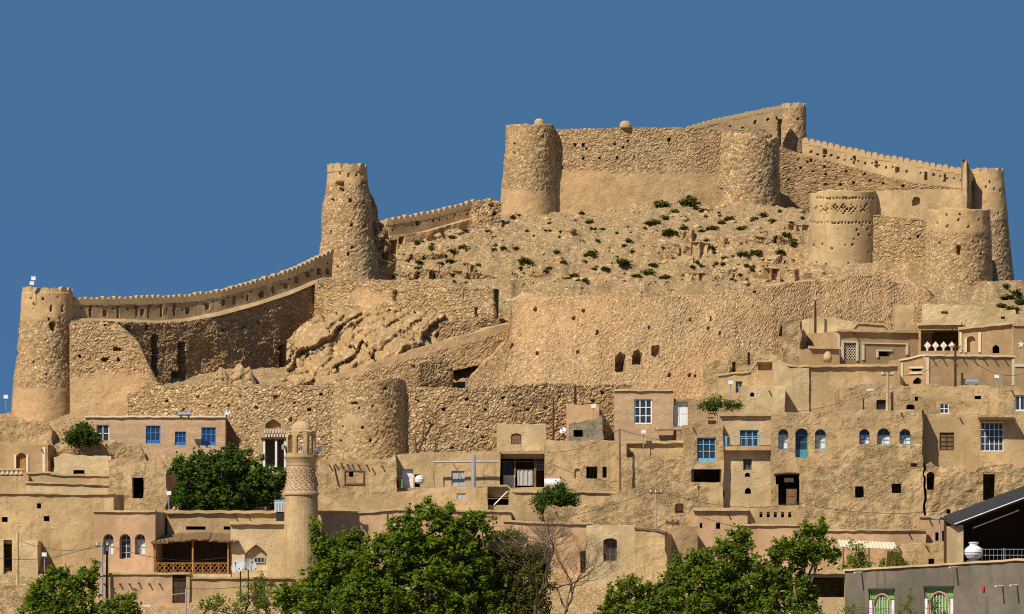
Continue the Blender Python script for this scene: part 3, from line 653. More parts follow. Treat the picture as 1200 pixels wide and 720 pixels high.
# fin-like broken end wall
g = thing('broken_wall', P(1136, 240, 436), 'pointed broken end of wall at the right end of the descending curtain wall', 'ruin')
sheet('wall', [(1126, 200, 260, 430.8, 0), (1130, 190, 260, 430.3, 0), (1133, 187, 260, 430.2, 0), (1136, 196, 260, 431.5, 0), (1142, 206, 260, 433.5, 0), (1149, 240, 260, 437, 0)], M['parapet'], g, thick=0.5, res=0.11, rough=0.1, smoothline=False, topj=1, pits=[(1141, 222, 4, 18, .5)])
g = thing('castle_tower', P(1160, 330, 434), 'tall plastered tower at the far right end of the castle', 'tower', 'castle towers'); L = g['_loc']
_, ring = tower_sheet('shaft', (1157, 19, 203), (1150, 40, 355), 434, M['rubble'], g, res=0.105, rough=0.06, plas=band((195, 1.), (232, .9), (250, .55), (262, .1), (340, .15)), pits=[(1165, 222, 2.5, 3), (1172, 224, 2.5, 3), (1160, 214, 2.5, 3), (1155, 220, 2.5, 3), (1170, 250, 2.5, 3)])
merlon_ring(g, L, ring, 12, 0.36)
# decorated tower
dec = [(x, 232.5, 2.6, 2.6, .35) for x in np.arange(957, 1026, 3.9)] + [(x, 261, 2.6, 2.6, .35) for x in np.arange(950, 1028, 4.1)]
for k in range(7):
    cx = 960 + k * 9.4
    for (dx, dy) in ((0, 0), (2.3, 2.6), (-2.3, 2.6), (4.6, 5.2), (-4.6, 5.2), (0, 5.2), (2.3, 7.8), (-2.3, 7.8), (0, 10.4)):
        if (k + int(dx * 3 + dy)) % 5: dec.append((cx + dx, 240 + dy, 2.2, 2.2, .5))
dec += [(x, y, 2.6, 2.6, .55) for x, y in ((982, 269), (1004, 270), (1010, 264), (1007, 276), (1017, 269), (1001, 281), (991, 287), (999, 287), (1020, 276), (1023, 286), (968, 310), (995, 309), (1018, 296), (953, 288), (957, 308), (975, 292), (963, 286), (1017, 310), (979, 316))]
g = thing('decorated_tower', P(987, 330, 411), 'smooth mud-plastered round tower decorated with rows of small recesses', 'tower', 'castle towers')
tower_sheet('shaft', (988, 39, 227), (987, 41.5, 350), 411, M['mud'], g, res=0.085, rough=0.03, topj=0.25, pits=dec)
g = thing('inner_wall', P(1080, 340, 408), 'wall with smooth mud top and small arched window between decorated tower and right bastion', 'castle wall')
sheet('upper_wall', [(1015, 224, 262, 410.5), (1060, 223, 262, 410), (1100, 222, 262, 409.5), (1126, 222, 262, 409), (1132, 232, 262, 409)], M['mud'], g, thick=1.5, batter=.02, res=0.1, rough=0.06, smoothline=False, topj=.6, pits=[(1074, 236, 8, 10, .5, 1)])
sheet('wall', [(1015, 252, 365, 409.2), (1035, 252, 365, 409.2), (1036, 254, 365, 409), (1100, 258, 365, 408.4)], M['rubble'], g, thick=1.5, batter=.03, res=0.1, rough=0.1, plas=0.1, pits=[(1047, 333, 10, 8, .5, 1), (1066, 280, 3, 3), (1076, 277, 3, 3)])
g = thing('bastion', P(1122, 360, 406), 'round bastion with plastered top and dark slit at the lower right of the castle', 'bastion', 'castle towers')
tower_sheet('shaft', (1124, 36, 247), (1121, 43, 380), 406, M['rubble'], g, res=0.1, rough=0.08, topj=0.2, plas=band((240, 1), (268, .9), (278, .12), (360, .12)), pits=[(1123.5, 293, 5, 11, .9), (1110, 265, 3.5, 4), (1125, 251, 3, 3), (1123, 258, 3, 3), (1147, 258, 3, 3), (1158, 256, 3, 3), (1135, 266, 3, 3), (1098, 262, 3, 3), (1150, 297, 3, 4), (1101, 285, 3, 3), (1109, 253, 3, 3)])
o, _, _ = sheet('footing_wall', [(935, 336, 400, 396), (950, 327, 400, 396.5), (1000, 322, 400, 397), (1035, 315, 400, 397.5), (1060, 324, 400, 397.5), (1090, 344, 400, 397)], M['rubble_pink'], None, thick=3, batter=.35, res=0.105, rough=0.15, plas=.2, topj=1.5, pits=[(1045, 335, 8, 4, .55)])
tag(o, 'sloping stone footing wall below the decorated tower', 'castle wall')
# low stone terrace walls on the slope under the citadel
tw = [(458, 560, 299, 8), (555, 690, 306, 8), (500, 640, 319, 9), (640, 742, 311, 8), (738, 845, 287, 11), (690, 800, 324, 8), (800, 905, 314, 10), (700, 780, 270, 6), (850, 948, 277, 9), (880, 948, 302, 14), (455, 540, 318, 8), (845, 930, 327, 8)]
for i, (x0, x1, yt, h) in enumerate(tw):
    pts = []
    for k in range(9):
        x = x0 + (x1 - x0) * k / 8; yy = yt + 3 * math.sin(i * 2.1 + k * .9) + 1.5 * math.sin(i + k * 2.3); e = min(1, 2.2 * min(k, 8 - k) / 8)
        pts.append((x, yy + h * (1 - e), yy + h + 6, D0(yy + h) - 1.0 * e))
    o, _, _ = sheet('terrace_wall', pts, M['rubble_pink' if i % 2 else 'soil'], None, thick=1.5, batter=.25, res=0.12, rough=0.35, rscale=0.7, topj=5.0, plas=.25,
        pits=[(x0 + (x1 - x0) * random.uniform(.2, .8), yt + h * 0.6, random.choice((2.2, 3, 3.5)), random.uniform(7, 12), .9) for _ in range(4)])
    tag(o, 'low broken stone terrace wall on the slope below the citadel', 'terrace wall', 'terrace walls below the citadel')
rr_ = random.Random(21)
for i in range(26):
    x = rr_.uniform(470, 935); y = rr_.uniform(268, 334); w = rr_.uniform(7, 26); h = rr_.uniform(5, 13)
    if y < 285 and x < 740: continue
    pts = [(x + w * k / 4, y - h * (1 - .5 * abs(k - 2) / 2 * rr_.random()), y + 5, D0(y) - .7 + .5 * rr_.uniform(-1, 1)) for k in range(5)]
    o, _, _ = sheet('ruined_stub', pts, M['rubble_pink' if i % 2 else 'mud_worn'], None, thick=.8, batter=.05, res=0.12, rough=0.15, rscale=0.9, topj=5, plas=.3, smoothline=False)
    tag(o, 'small stub of ruined wall standing on the slope below the citadel', 'ruin', 'ruined wall stubs below the citadel')
# ------------------------------------------------------------------ house builder
class Wall:
    """a vertical plane: foot of its left end at photo pixel (x0, yb) and depth D, turned by yaw degrees (right end away > 0)"""
    def __init__(s, x0, yb, D, yaw=0.0):
        t = math.radians(yaw); s.d = np.array((math.cos(t), math.sin(t), 0.)); s.n = np.array((math.sin(t), -math.cos(t), 0.)); s.A = P(x0, yb, D)
    def uv(s, x, y):
        r = np.array(((x - 600) / F, 1.0, (HY - y) / F)); t = (s.A[:2] @ s.n[:2]) / (r[:2] @ s.n[:2])
        p = np.array((r[0] * t, r[1] * t, ZC + r[2] * t)); return float((p - s.A) @ s.d), float(p[2])
    def pt(s, u, z, w=0.0): q = s.A + s.d * u + s.n * w; return np.array((q[0], q[1], z))
    def rect(s, x0, y0, x1, y1):
        a, zt = s.uv(x0, y0); b, zb = s.uv(x1, y1); return a, zb, b, zt

def refine(vals, step):
    vals = sorted(set(round(v, 4) for v in vals)); out = [vals[0]]
    for a, b in zip(vals, vals[1:]):
        if b - a < 0.004: continue
        k = max(1, int(math.ceil((b - a) / step)))
        out += [a + (b - a) * i / k for i in range(1, k + 1)]
    return out
def outline(shape, u0, z0, u1, z1):
    """opening outline, clockwise seen from outside, from bottom left"""
    if shape == 'rect': return [(u0, z0), (u0, z1), (u1, z1), (u1, z0)], z1
    w = u1 - u0; um = (u0 + u1) / 2
    rise = min(w / 2, (z1 - z0) * 0.6) if shape == 'arch' else min(w * 0.45, (z1 - z0) * 0.6) if shape == 'point' else min(w * 0.22, (z1 - z0) * 0.4)
    zs = z1 - rise; n = 8; arc = []
    for k in range(n + 1):
        t = math.pi * k / n; c = -math.cos(t)
        hgt = math.sin(t) if shape != 'point' else (1 - abs(c)) ** 0.8
        arc.append((um + c * w / 2, zs + rise * hgt))
    return [(u0, z0)] + arc + [(u1, z0)], zs

def window(parent, wl, shape, x0, y0, x1, y1, fr='white', nx=2, ny=2, pane='glass', rec=0.22, bw=0.07, kind='window', panel=0.0, pmat=None):
    """frame with mullions; every pane is a piece of its own"""
    u0, z0, u1, z1 = wl.rect(x0, y0, x1, y1)
    m = MB(); zz1 = z1
    ol, zs = outline(shape, u0, z0, u1, z1)
    if shape != 'rect': zz1 = zs
    zp = z0 + (zz1 - z0) * panel
    w = -rec
    def bar(ua, ub, za, zb, dw=0.06): m.box(wl.pt((ua + ub) / 2, (za + zb) / 2, w), ub - ua, dw, zb - za, wl.d[:2])
    bar(u0, u0 + bw, z0, zz1); bar(u1 - bw, u1, z0, zz1); bar(u0 + bw, u1 - bw, z0, z0 + bw); bar(u0 + bw, u1 - bw, zz1 - bw, zz1, 0.064)
    for k in range(1, nx):
        u = u0 + (u1 - u0) * k / nx; bar(u - bw * .4, u + bw * .4, z0 + bw, zz1 - bw, 0.05)
    for k in range(1, ny):
        z = zp + (zz1 - zp) * k / ny; bar(u0 + bw, u1 - bw, z - bw * .35, z + bw * .35, 0.045)
    if panel: bar(u0 + bw, u1 - bw, z0 + bw, zp, 0.03)
    if shape != 'rect':
        arc = ol[1:-1]
        for a, b in zip(arc, arc[1:]):
            m.tube([wl.pt(a[0], a[1] - 0.02, w), wl.pt(b[0], b[1] - 0.02, w)], bw * 0.5, 4)
        bar((u0 + u1) / 2 - bw * .35, (u0 + u1) / 2 + bw * .35, zz1, z1 - bw * .3, 0.05)
    f = m.build(kind, M[fr], parent); f['_loc'] = tuple(parent['_loc'])
    for i in range(nx):
        for j in range(ny):
            ua = u0 + (u1 - u0) * i / nx; ub = u0 + (u1 - u0) * (i + 1) / nx; za = zp + (zz1 - zp) * j / ny; zb = zp + (zz1 - zp) * (j + 1) / ny
            q = MB(); q.box(wl.pt((ua + ub) / 2, (za + zb) / 2, w - 0.02 - random.uniform(0, .008)), ub - ua - 0.01, 0.012, zb - za - 0.01, wl.d[:2])
            q.build('pane', M[pane], f)
    if shape != 'rect':
        arc = ol[1:-1]; q = MB(); q.add([wl.pt(a[0], a[1], w - 0.025) for a in arc] + [wl.pt(a[0], a[1], w - 0.035) for a in arc], [[*range(len(arc))], [*range(len(arc), 2 * len(arc))][::-1]]); q.build('pane', M['glass'], f)
    return f
def door(parent, wl, shape, x0, y0, x1, y1, mat='wood', rec=0.25, leaves=2, name='door'):
    u0, z0, u1, z1 = wl.rect(x0, y0, x1, y1); ol, zs = outline(shape, u0, z0, u1, z1)
    m = MB(); n = len(ol)
    m.add([wl.pt(a, b, -rec) for a, b in ol] + [wl.pt(a, b, -rec - 0.06) for a, b in ol], [[*range(n)][::-1], [*range(n, 2 * n)]] + [[i, (i + 1) % n, (i + 1) % n + n, i + n] for i in range(n)])
    d = m.build(name, M[mat], parent); d['_loc'] = tuple(parent['_loc'])
    for k in range(leaves):                     # raised panels on each leaf
        ua = u0 + (u1 - u0) * (k + 0.12) / leaves; ub = u0 + (u1 - u0) * (k + 0.88) / leaves
        for za, zb in ((0.08, 0.46), (0.54, 0.92)):
            q = MB(); q.box(wl.pt((ua + ub) / 2, z0 + (zs - z0) * (za + zb) / 2, -rec + 0.012), ub - ua, 0.03, (zs - z0) * (zb - za), wl.d[:2]); q.build('door_panel', M[mat], d)
    return d

HOUSES = {}
def house(label, x0, x1, yt, yb, yaw=0.0, D=None, depth=6.5, mat='mud', op=(), prof=None, cop=0, rough=0.05, jag=0.05, step=0.4, name='house', cat='house', found=1.2, spouts=(), group='village houses', base=None):
    D = (D0(base if base else yb) - 0.4) if D is None else D
    wl = Wall(x0, yb, D, yaw); W, _ = wl.uv(x1, yb); zt = wl.uv(x0, yt)[1]; zb = wl.A[2] - found
    root = thing(name, wl.pt(W / 2, wl.A[2]), label, cat, group)
    if prof: 
        pu = [wl.uv(p[0], p[1])[0] for p in prof]; pz = [wl.uv(p[0], p[1])[1] for p in prof]; zt = max(max(pz), zt if prof is None else max(pz))
        ztop = lambda u: np.interp(u, pu, pz)
    else: ztop = lambda u: zt
    rects = []
    for o in op:
        u0, z0, u1, z1 = wl.rect(*o[1:5]); rects.append((o[0], max(u0, 0.02), z0, min(u1, W - 0.02), z1))
    us = [0, W] + [v for r in rects for v in (r[1], r[3])]
    if prof: us += [u for u in pu if 0 < u < W]
    zsv = [zb, zt] + [v for r in rects for v in (r[2], r[4])]
    if rough >= .1: step = 0.22
    us = refine(us, step); zs = refine(zsv, step)
    V = []; Fc = []; ix = {}
    def jit(p, z):
        q = np.asarray(p, float)[None]
        return float((rough * fbm(q, 0.9, 3, 5))[0])
    def vert(u, z, w=0.0):
        k = (round(u, 4), round(z, 4), round(w, 4))
        if k in ix: return ix[k]
        ix[k] = len(V); V.append((u, z, w)); return ix[k]
    zlim = {u: ztop(u) for u in us}
    def vg(u, z): return vert(u, min(z, zlim[u]))
    for a, b in zip(us, us[1:]):
        for c, e in zip(zs, zs[1:]):
            cu, cz = (a + b) / 2, (c + e) / 2
            if any(r[1] < cu < r[3] and r[2] < cz < r[4] for r in rects): continue
            f = [vg(a, c), vg(b, c), vg(b, e), vg(a, e)]
            f = [v for i, v in enumerate(f) if v not in f[:i]]
            if len(f) >= 3: Fc.append(f)
    nfront = len(V)
    loops = []
    for r in rects:
        ol, zsp = outline(*r); t = 0.58
        if r[0] != 'rect':
            arc = ol[1:-1]; h = len(arc) // 2
            for half, corner in ((arc[:h + 1], (r[1], r[4])), (arc[h:], (r[3], r[4]))):
                for p, q in zip(half, half[1:]): Fc.append([vert(*corner), vert(*q), vert(*p)])
        n = len(ol)
        # subdivide straight jambs so that they follow the wall's unevenness
        for i in range(n):
            p, q = ol[i], ol[(i + 1) % n]
            Fc.append([vert(*p), vert(*q), vert(*q, -t), vert(*p, -t)])
    # sides, back, roof
    nd = max(2, int(depth / 1.2)); ws = [-depth * i / nd for i in range(nd + 1)]
    for uu, flip in ((0.0, False), (us[-1], True)):
        zl = zlim[us[0] if not flip else us[-1]]
        zz = [z for z in zs if z < zl] + [zl]
        for c, e in zip(zz, zz[1:]):
            for w0, w1 in zip(ws, ws[1:]):
                f = [vert(uu, c, w0), vert(uu, e, w0), vert(uu, e, w1), vert(uu, c, w1)]
                Fc.append(f[::-1] if flip else f)
    zl0, zl1 = zlim[us[0]], zlim[us[-1]]
    Fc.append([vert(0, zb, -depth), vert(0, zl0, -depth), vert(us[-1], zl1, -depth), vert(us[-1], zb, -depth)])
    for a, b in zip(us, us[1:]):                # parapet thickness
        Fc.append([vert(a, zlim[a]), vert(b, zlim[b]), vert(b, zlim[b], -0.4), vert(a, zlim[a], -0.4)])
        zr = min(zlim.values()) - 0.25
        Fc.append([vert(a, zlim[a], -0.4), vert(b, zlim[b], -0.4), vert(b, zr, -0.41), vert(a, zr, -0.41)])
    A = np.array(V); pos = wl.A[None] * np.array((1, 1, 0)) + wl.d[None] * A[:, :1] + wl.n[None] * A[:, 2:] + np.array((0, 0, 1.0))[None] * A[:, 1:2]
    dn = rough * 0.45 * fbm(pos, 0.7, 2, 5) + rough * 0.28 * fbm(pos, 3.2, 3, 15)
    pos = pos + wl.n[None] * dn[:, None] * (A[:, 2:] > -0.5)
    topm = np.array([abs(v[1] - np.interp(v[0], us, [zlim[u] for u in us])) < 0.01 for v in V])
    pos[:, 2] += topm * jag * 1.3 * fbm(pos * np.array((1, 1, 0)), 1.7, 3, 9)
    edge = ((np.abs(A[:, 0]) < 1e-3) | (np.abs(A[:, 0] - us[-1]) < 1e-3)) & (A[:, 2] > -0.01)
    pos = pos + wl.d[None] * (edge * rough * 1.2 * fbm(pos, 1.3, 2, 19))[:, None]
    mesh_obj('wall', pos, Fc, M[mat], root)
    zr = min(zlim.values()) - 0.22
    m = MB(); m.add([wl.pt(0.02, zr, -0.05), wl.pt(W - 0.02, zr, -0.05), wl.pt(W - 0.02, zr, -depth + .02), wl.pt(0.02, zr, -depth + .02)] + [wl.pt(0.02, zr - .2, -0.05), wl.pt(W - 0.02, zr - .2, -0.05), wl.pt(W - 0.02, zr - .2, -depth + .02), wl.pt(0.02, zr - .2, -depth + .02)], [[0, 1, 2, 3], [7, 6, 5, 4]]); m.build('roof', M['coping'], root)
    if cop:
        n = max(2, int(W / 0.5)); cs = np.linspace(-0.06, W + 0.06, n); vs = []; fs = []
        cut = M['coping'] if cop in (1, 3) else M['white_trim'] if cop == 2 else M['wood']
        ov, th = (0.14, 0.13) if cop != 3 else (0.25, 0.2)
        for i, u in enumerate(cs):
            z = ztop(np.clip(u, 0, W)) + 0.01; j = 0.02 * math.sin(i * 3.7) + random.uniform(-.02, .02); k = random.uniform(-.03, .03)
            vs += [wl.pt(u, z - th * .3 + j, ov + k), wl.pt(u, z + th * .7 + j, ov + k), wl.pt(u, z + th * .8 + j, -0.3), wl.pt(u, z - th * .3 + j, -0.3)]
        for i in range(n - 1):
            for q in range(4): fs.append([i * 4 + q, (i + 1) * 4 + q, (i + 1) * 4 + (q + 1) % 4, i * 4 + (q + 1) % 4])
        fs += [[0, 1, 2, 3], [(n - 1) * 4 + q for q in (3, 2, 1, 0)]]
        mesh_obj('coping', vs, fs, cut, root)
    for o in op:
        if len(o) > 5 and o[5]:
            kw = dict(o[6]) if len(o) > 6 else {}
            if o[5] == 'win': window(root, wl, o[0], *o[1:5], **kw)
            elif o[5] == 'door': door(root, wl, o[0], *o[1:5], **kw)
    spouts = list(spouts)
    if not spouts and not prof and mat not in ('brick', 'concrete') and x1 - x0 > 40 and name == 'house':
        spouts = [(x0 + (x1 - x0) * (k + .5 + .3 * math.sin(x0 + k * 3)) / max(1, int((x1 - x0) / 26)), yt + 3 + (k * 7 + x0) % 3) for k in range(max(1, int((x1 - x0) / 26))) if random.random() < .6]
    for q in spouts:
        x, y = q[:2]; u, z = wl.uv(x, y); m = MB(); ln = q[2] if len(q) > 2 else 0.28
        m.tube([wl.pt(u, z, -0.1), wl.pt(u + random.uniform(-.04, .04), z - 0.06, ln)], 0.055, 5); m.build('drain_spout', M['wood_dark'], root)
    root['_wall'] = 0; del root['_wall']
    HOUSES[label] = (root, wl)
    return root, wl
def trim(root, wl, x0, y0, x1, y1, mat='white_trim', proud=0.04, name='trim'):
    u0, z0, u1, z1 = wl.rect(x0, y0, x1, y1); m = MB(); m.box(wl.pt((u0 + u1) / 2, (z0 + z1) / 2, proud / 2 + 0.02), u1 - u0, proud + 0.06, z1 - z0, wl.d[:2]); return m.build(name, M[mat], root)

R, A_, PT = 'rect', 'arch', 'point'
def win(fr='white', nx=2, ny=2, pane='glass', **k): return dict(fr=fr, nx=nx, ny=ny, pane=pane, **k)

# ---------------- left side of the village
house('tan brick house with blue windows below the far left tower', 100, 264, 489, 548, D=363.5, mat='brick', rough=0.015, jag=0.02, cop=2, op=[
    (R, 113, 498, 128, 518, 'win', win('white', 2, 2, 'glass', rec=.15)), (R, 171, 499, 188, 520, 'win', win('blue', 3, 2, 'glass', rec=.12, panel=.2, bw=.1)),
    (R, 205, 506, 218, 522, 'win', win('blue', 3, 2, 'glass', rec=.12, panel=.25, bw=.08)), (R, 236, 501, 253, 522, 'win', win('blue', 3, 2, 'glass', rec=.12, panel=.2, bw=.1))])
house('worn stone and mud wall block at the left edge under the far left tower', -30, 62, 494, 530, D=366, mat='mud_rough', prof=[(-30, 496), (20, 492), (45, 494), (57, 498), (62, 506)], rough=.15, jag=.15, depth=3, name='ruined_wall', cat='ruin')
house('pinkish house with a white-edged arched doorway at the left edge', -30, 56, 522, 556, yaw=-7, D=361, mat='mud_brown', cop=0, rough=.02, op=[(A_, 19, 531, 31, 554, 'door', dict(mat='wood_orange', rec=.3))])
r, wl = HOUSES['pinkish house with a white-edged arched doorway at the left edge']
for q in ((16.5, 533, 19, 554), (31, 533, 33.5, 554), (50, 524, 53.5, 554)): trim(r, wl, *q)
house('crumbling stone wall above the flat mud house at left', 60, 170, 519, 548, D=362.5, mat='mud_rough', prof=[(60, 524), (80, 520), (120, 517), (150, 519), (163, 521), (168, 530), (170, 540)], rough=.2, jag=.15, depth=2.5, name='ruined_wall', cat='ruin')
house('flat mud house with a wide slot window left of the eroded house', 63, 130, 533, 566, D=359.5, mat='mud_pale', op=[(R, 86, 551, 99, 556)], depth=3, prof=[(63, 536), (75, 532), (100, 534), (130, 535)])
house('eroded mud house with one tall dark window left of the dark tree', 127, 196, 538, 612, yaw=-5, D=353.5, mat='mud_worn', prof=[(127, 540), (135, 536), (150, 540), (170, 543), (180, 538), (190, 541), (196, 550)], rough=.12, jag=.12, op=[(R, 155, 560, 168, 584)])
house('low mud terrace wall with a toothed brick band at the left edge', -30, 33, 557, 600, D=354.5, mat='mud', depth=5)
r, wl = HOUSES['low mud terrace wall with a toothed brick band at the left edge']
trim(r, wl, -28, 549, 27, 551.5, 'coping', .1, 'coping')
for k in range(9): trim(r, wl, -20 + k * 5.4, 551.5, -17 + k * 5.4, 556, 'white_trim', .05, 'brick')
trim(r, wl, -28, 551.5, 27, 557, 'mud', .0, 'band')
house('upper step of the stepped mud terrace walls at left', 32, 128, 557, 580, D=355.5, mat='mud', prof=[(32, 555), (58, 554), (60, 557), (128, 558)], cop=1, depth=3, name='terrace_wall', cat='wall')
house('lower step of the stepped mud terrace walls at left', 30, 130, 567, 592, D=354, mat='mud_pale', cop=1, depth=3, name='terrace_wall', cat='wall', prof=[(30, 566), (90, 567.5), (130, 569)])
house('broad plain mud house with two tiny square windows at the left edge', -30, 133, 579, 700, yaw=-2, D=345.5, mat='mud', rough=.07, cop=1, op=[(R, 2, 606, 9, 612), (R, 51, 605, 58, 611), (R, 43, 590, 48, 596)], prof=[(-30, 578), (60, 579), (90, 580), (133, 579)])
house('stepped mud buttress block beside the three arched windows', 73, 112, 605, 700, D=343.5, mat='mud', prof=[(73, 614), (95, 614), (96, 606), (112, 606)], depth=3, cop=0)
house('mud house with three small arched windows left of the balcony', 110, 182, 600, 690, yaw=-8, D=342.5, mat='mud_pink', rough=.03, cop=1, op=[(A_, 121, 626, 133, 650, 'win', win('tarp', 2, 2, 'curtain', rec=.5)), (A_, 140, 626, 153, 655, 'win', win('tarp', 2, 3, 'glass', rec=.5)), (A_, 158, 626, 170, 650, 'win', win('tarp', 2, 2, 'curtain', rec=.5))])
house('long mud wall with slot windows in front of the dark tree', 196, 340, 601, 690, D=345, mat='mud', cop=3, depth=5, op=[(R, 218, 617, 241, 621), (R, 262, 617, 271, 621)], base=None)
house('mud house with a pointed arch recess right of the wooden balcony', 270, 342, 614, 700, D=341.8, mat='mud_pale', rough=.03, cop=3, depth=4, op=[(PT, 287, 638, 313, 668, 'door', dict(mat='mud_pale', rec=.42, leaves=0, name='recess_back'))])
r, wl = HOUSES['mud house with a pointed arch recess right of the wooden balcony']
window(r, wl, R, 297, 653, 310, 660, 'greymetal', 3, 1, 'glass', rec=.36)
house('lower mud wall with drain spouts and a dark door under the balcony', 118, 222, 673, 740, D=338.8, mat='mud_pink', cop=1, op=[(R, 202, 674, 218, 707, 'door', dict(mat='wood_dark', rec=.15, leaves=2))], spouts=[(122, 684), (130, 684), (141, 684), (152, 684), (163, 683), (175, 684), (187, 684)])
house('plain lower mud wall under the satellite dishes', 222, 345, 678, 745, D=339, mat='mud', cop=1, depth=3)
house('narrow mud porch with a dark doorway at the lower left edge', -30, 44, 640, 700, D=342.5, mat='mud_pale', prof=[(-30, 632), (17, 632), (18, 634), (44, 634)], op=[(R, 4, 632, 14, 686)], depth=3)
house('rough mud field wall at the bottom left corner', -30, 72, 686, 750, D=337, mat='mud_rough', rough=.12, depth=2, name='field_wall', cat='wall')
# ---------------- middle
house('mud house with beam ends and a framed blind window right of the minaret', 372, 464, 541, 606, D=353.5, mat='mud_worn', rough=.1, prof=[(372, 538), (400, 541), (430, 544), (452, 540), (464, 533)], op=[(R, 409, 553, 414, 559)], spouts=[(386, 545), (393, 544), (400, 543), (407, 544), (413, 545), (420, 545), (430, 545), (436, 549), (448, 546)])
house('mud house with white door and grey shutter left of the veranda house', 460, 586, 530, 590, D=354.5, mat='mud', rough=.05, prof=[(460, 534), (480, 532), (496, 530), (560, 530), (586, 528)], op=[(R, 471, 550, 484, 572, 'door', dict(mat='white', rec=.25, leaves=1)), (R, 529, 552, 545, 570, 'win', win('tarp', 2, 1, 'tarp', rec=.08, bw=.06)), (R, 486, 556, 492, 571)], cop=0)
house('sloping mud yard wall behind the big green tree', 376, 571, 573, 650, D=347, mat='mud', rough=.08, prof=[(376, 590), (420, 586), (440, 580), (480, 575), (530, 571), (571, 572)], op=[(R, 535, 578, 546, 586, 'win', win('tarp', 2, 1, 'tarp', rec=.08))], depth=4, name='yard_wall', cat='wall')
house('second mud yard wall lower behind the big green tree', 372, 600, 596, 720, D=344.5, mat='mud_pink', rough=.06, cop=1, depth=4, prof=[(372, 600), (430, 601), (460, 598), (600, 600)], name='yard_wall', cat='wall')
house('upper storey with one small arched brown window above the veranda', 582, 640, 497, 534, D=359.5, mat='mud_pale', rough=.04, jag=.06, op=[('seg', 599, 508, 611, 521, 'door', dict(mat='wood', rec=.12, leaves=2, name='shutter'))], depth=4, base=None)
rv, wv = house('mud house with a dark columned veranda in the middle of the village', 566, 644, 529, 600, D=355.5, mat='mud', rough=.05, prof=[(566, 534), (580, 530), (600, 529), (644, 528)], op=[(R, 585, 532, 638, 571)], depth=5)
house('mud house with dark square window holes right of the veranda', 638, 735, 517, 590, D=354.2, mat='mud_worn', rough=.08, jag=.1, prof=[(638, 516), (662, 518), (690, 517), (735, 519)], op=[(R, 687, 547, 700, 561), (R, 706, 547, 711, 560), (A_, 673, 549, 680, 561, 'door', dict(mat='mud', rec=.15, leaves=0, name='recess_back'))])
house('small pinkish mud hut on the rubble wall above the grey stone shed', 664, 702, 475, 505, D=364, mat='mud_pink', rough=.05, jag=.08, depth=3)
house('grey stone shed with a dark opening', 667, 706, 496, 530, D=361, mat='greystone', rough=.1, jag=.1, depth=3, prof=[(667, 497), (690, 496), (695, 492), (706, 486)], op=[(R, 672, 504, 683, 512)])
house('brick house with a tall white barred window in the middle', 720, 789, 458, 520, D=364.5, mat='brick', rough=.03, cop=1, op=[(R, 743, 468, 764, 497, 'win', win('white', 3, 3, 'glass', rec=.12, bw=.09))])
house('narrow mud wing with white double door right of the brick house', 787, 830, 468, 520, D=364.8, mat='mud_worn', rough=.07, cop=0, op=[(R, 788.5, 471, 806, 502, 'door', dict(mat='white', rec=.2, leaves=2))])
house('long low mud wall with brown coping below the brick house', 690, 812, 519, 572, D=356.5, mat='mud', rough=.06, cop=3, depth=5, spouts=[(704, 520), (741, 530)])
house('rubble-topped mud wall below the long low wall', 728, 812, 536, 605, D=352.8, mat='mud_rough', rough=.12, jag=.15, depth=3, prof=[(728, 534), (770, 536), (790, 538), (812, 533)], name='yard_wall', cat='wall')
house('low mud terrace wall behind the small round bush', 560, 750, 577, 640, D=347.6, mat='mud', rough=.05, cop=1, depth=5, op=[(R, 572, 573, 596, 592)], prof=[(560, 570), (597, 570), (598, 577), (690, 577), (750, 579)], name='yard_wall', cat='wall')
house('rough stone and mud wall with one small window left of the pink house', 640, 820, 590, 680, D=345.6, mat='mud_rough', rough=.14, jag=.15, depth=4, prof=[(640, 594), (700, 592), (720, 578), (760, 566), (800, 566), (820, 572)], op=[('seg', 791, 590, 801, 601)], name='ruined_wall', cat='ruin')
house('small mud house among the trees under the bare tree', 590, 694, 612, 730, D=343, mat='mud_pink', rough=.06, cop=1, depth=4, prof=[(590, 611), (650, 614), (694, 614)], op=[(R, 680, 646, 691, 672)])
house('cream house with one tall window above the right trees', 687, 780, 616, 730, D=341, mat='mud_pale', rough=.04, jag=.07, op=[('seg', 707, 631, 723, 658, 'win', win('wood', 2, 3, 'glass', rec=.25, bw=.1))], prof=[(687, 617), (700, 615), (744, 616), (745, 630), (780, 632)])
house('mud buttress block with ragged brick eave beside the cream house', 744, 780, 616, 730, yaw=-14, D=340.6, mat='mud', rough=.12, jag=.1, depth=3, prof=[(744, 620), (770, 622), (780, 625)], cop=4)
house('brown buttressed mud wall left of the pink house', 778, 818, 617, 730, D=342, mat='mud_brown', rough=.1, jag=.08, depth=4, yaw=8, prof=[(778, 618), (800, 616), (818, 617)])
house('smooth pink plastered house above the right trees', 813, 876, 598, 720, D=344.6, mat='mud_pink', rough=.02, cop=3, op=[(R, 839, 613, 844, 620), (R, 820, 613, 823, 619)])
house('mud wall with a row of five small holes beside the pink house', 872, 942, 595, 690, D=345, mat='mud', rough=.05, op=[(R, 890 + k * 8.4, 600, 893.6 + k * 8.4, 606.5) for k in range(5)], depth=3, prof=[(872, 597), (905, 593), (942, 597)])
house('low pink plastered wall under the five small holes', 868, 938, 616, 720, D=343.5, mat='mud_pink', rough=.02, cop=1, depth=3)
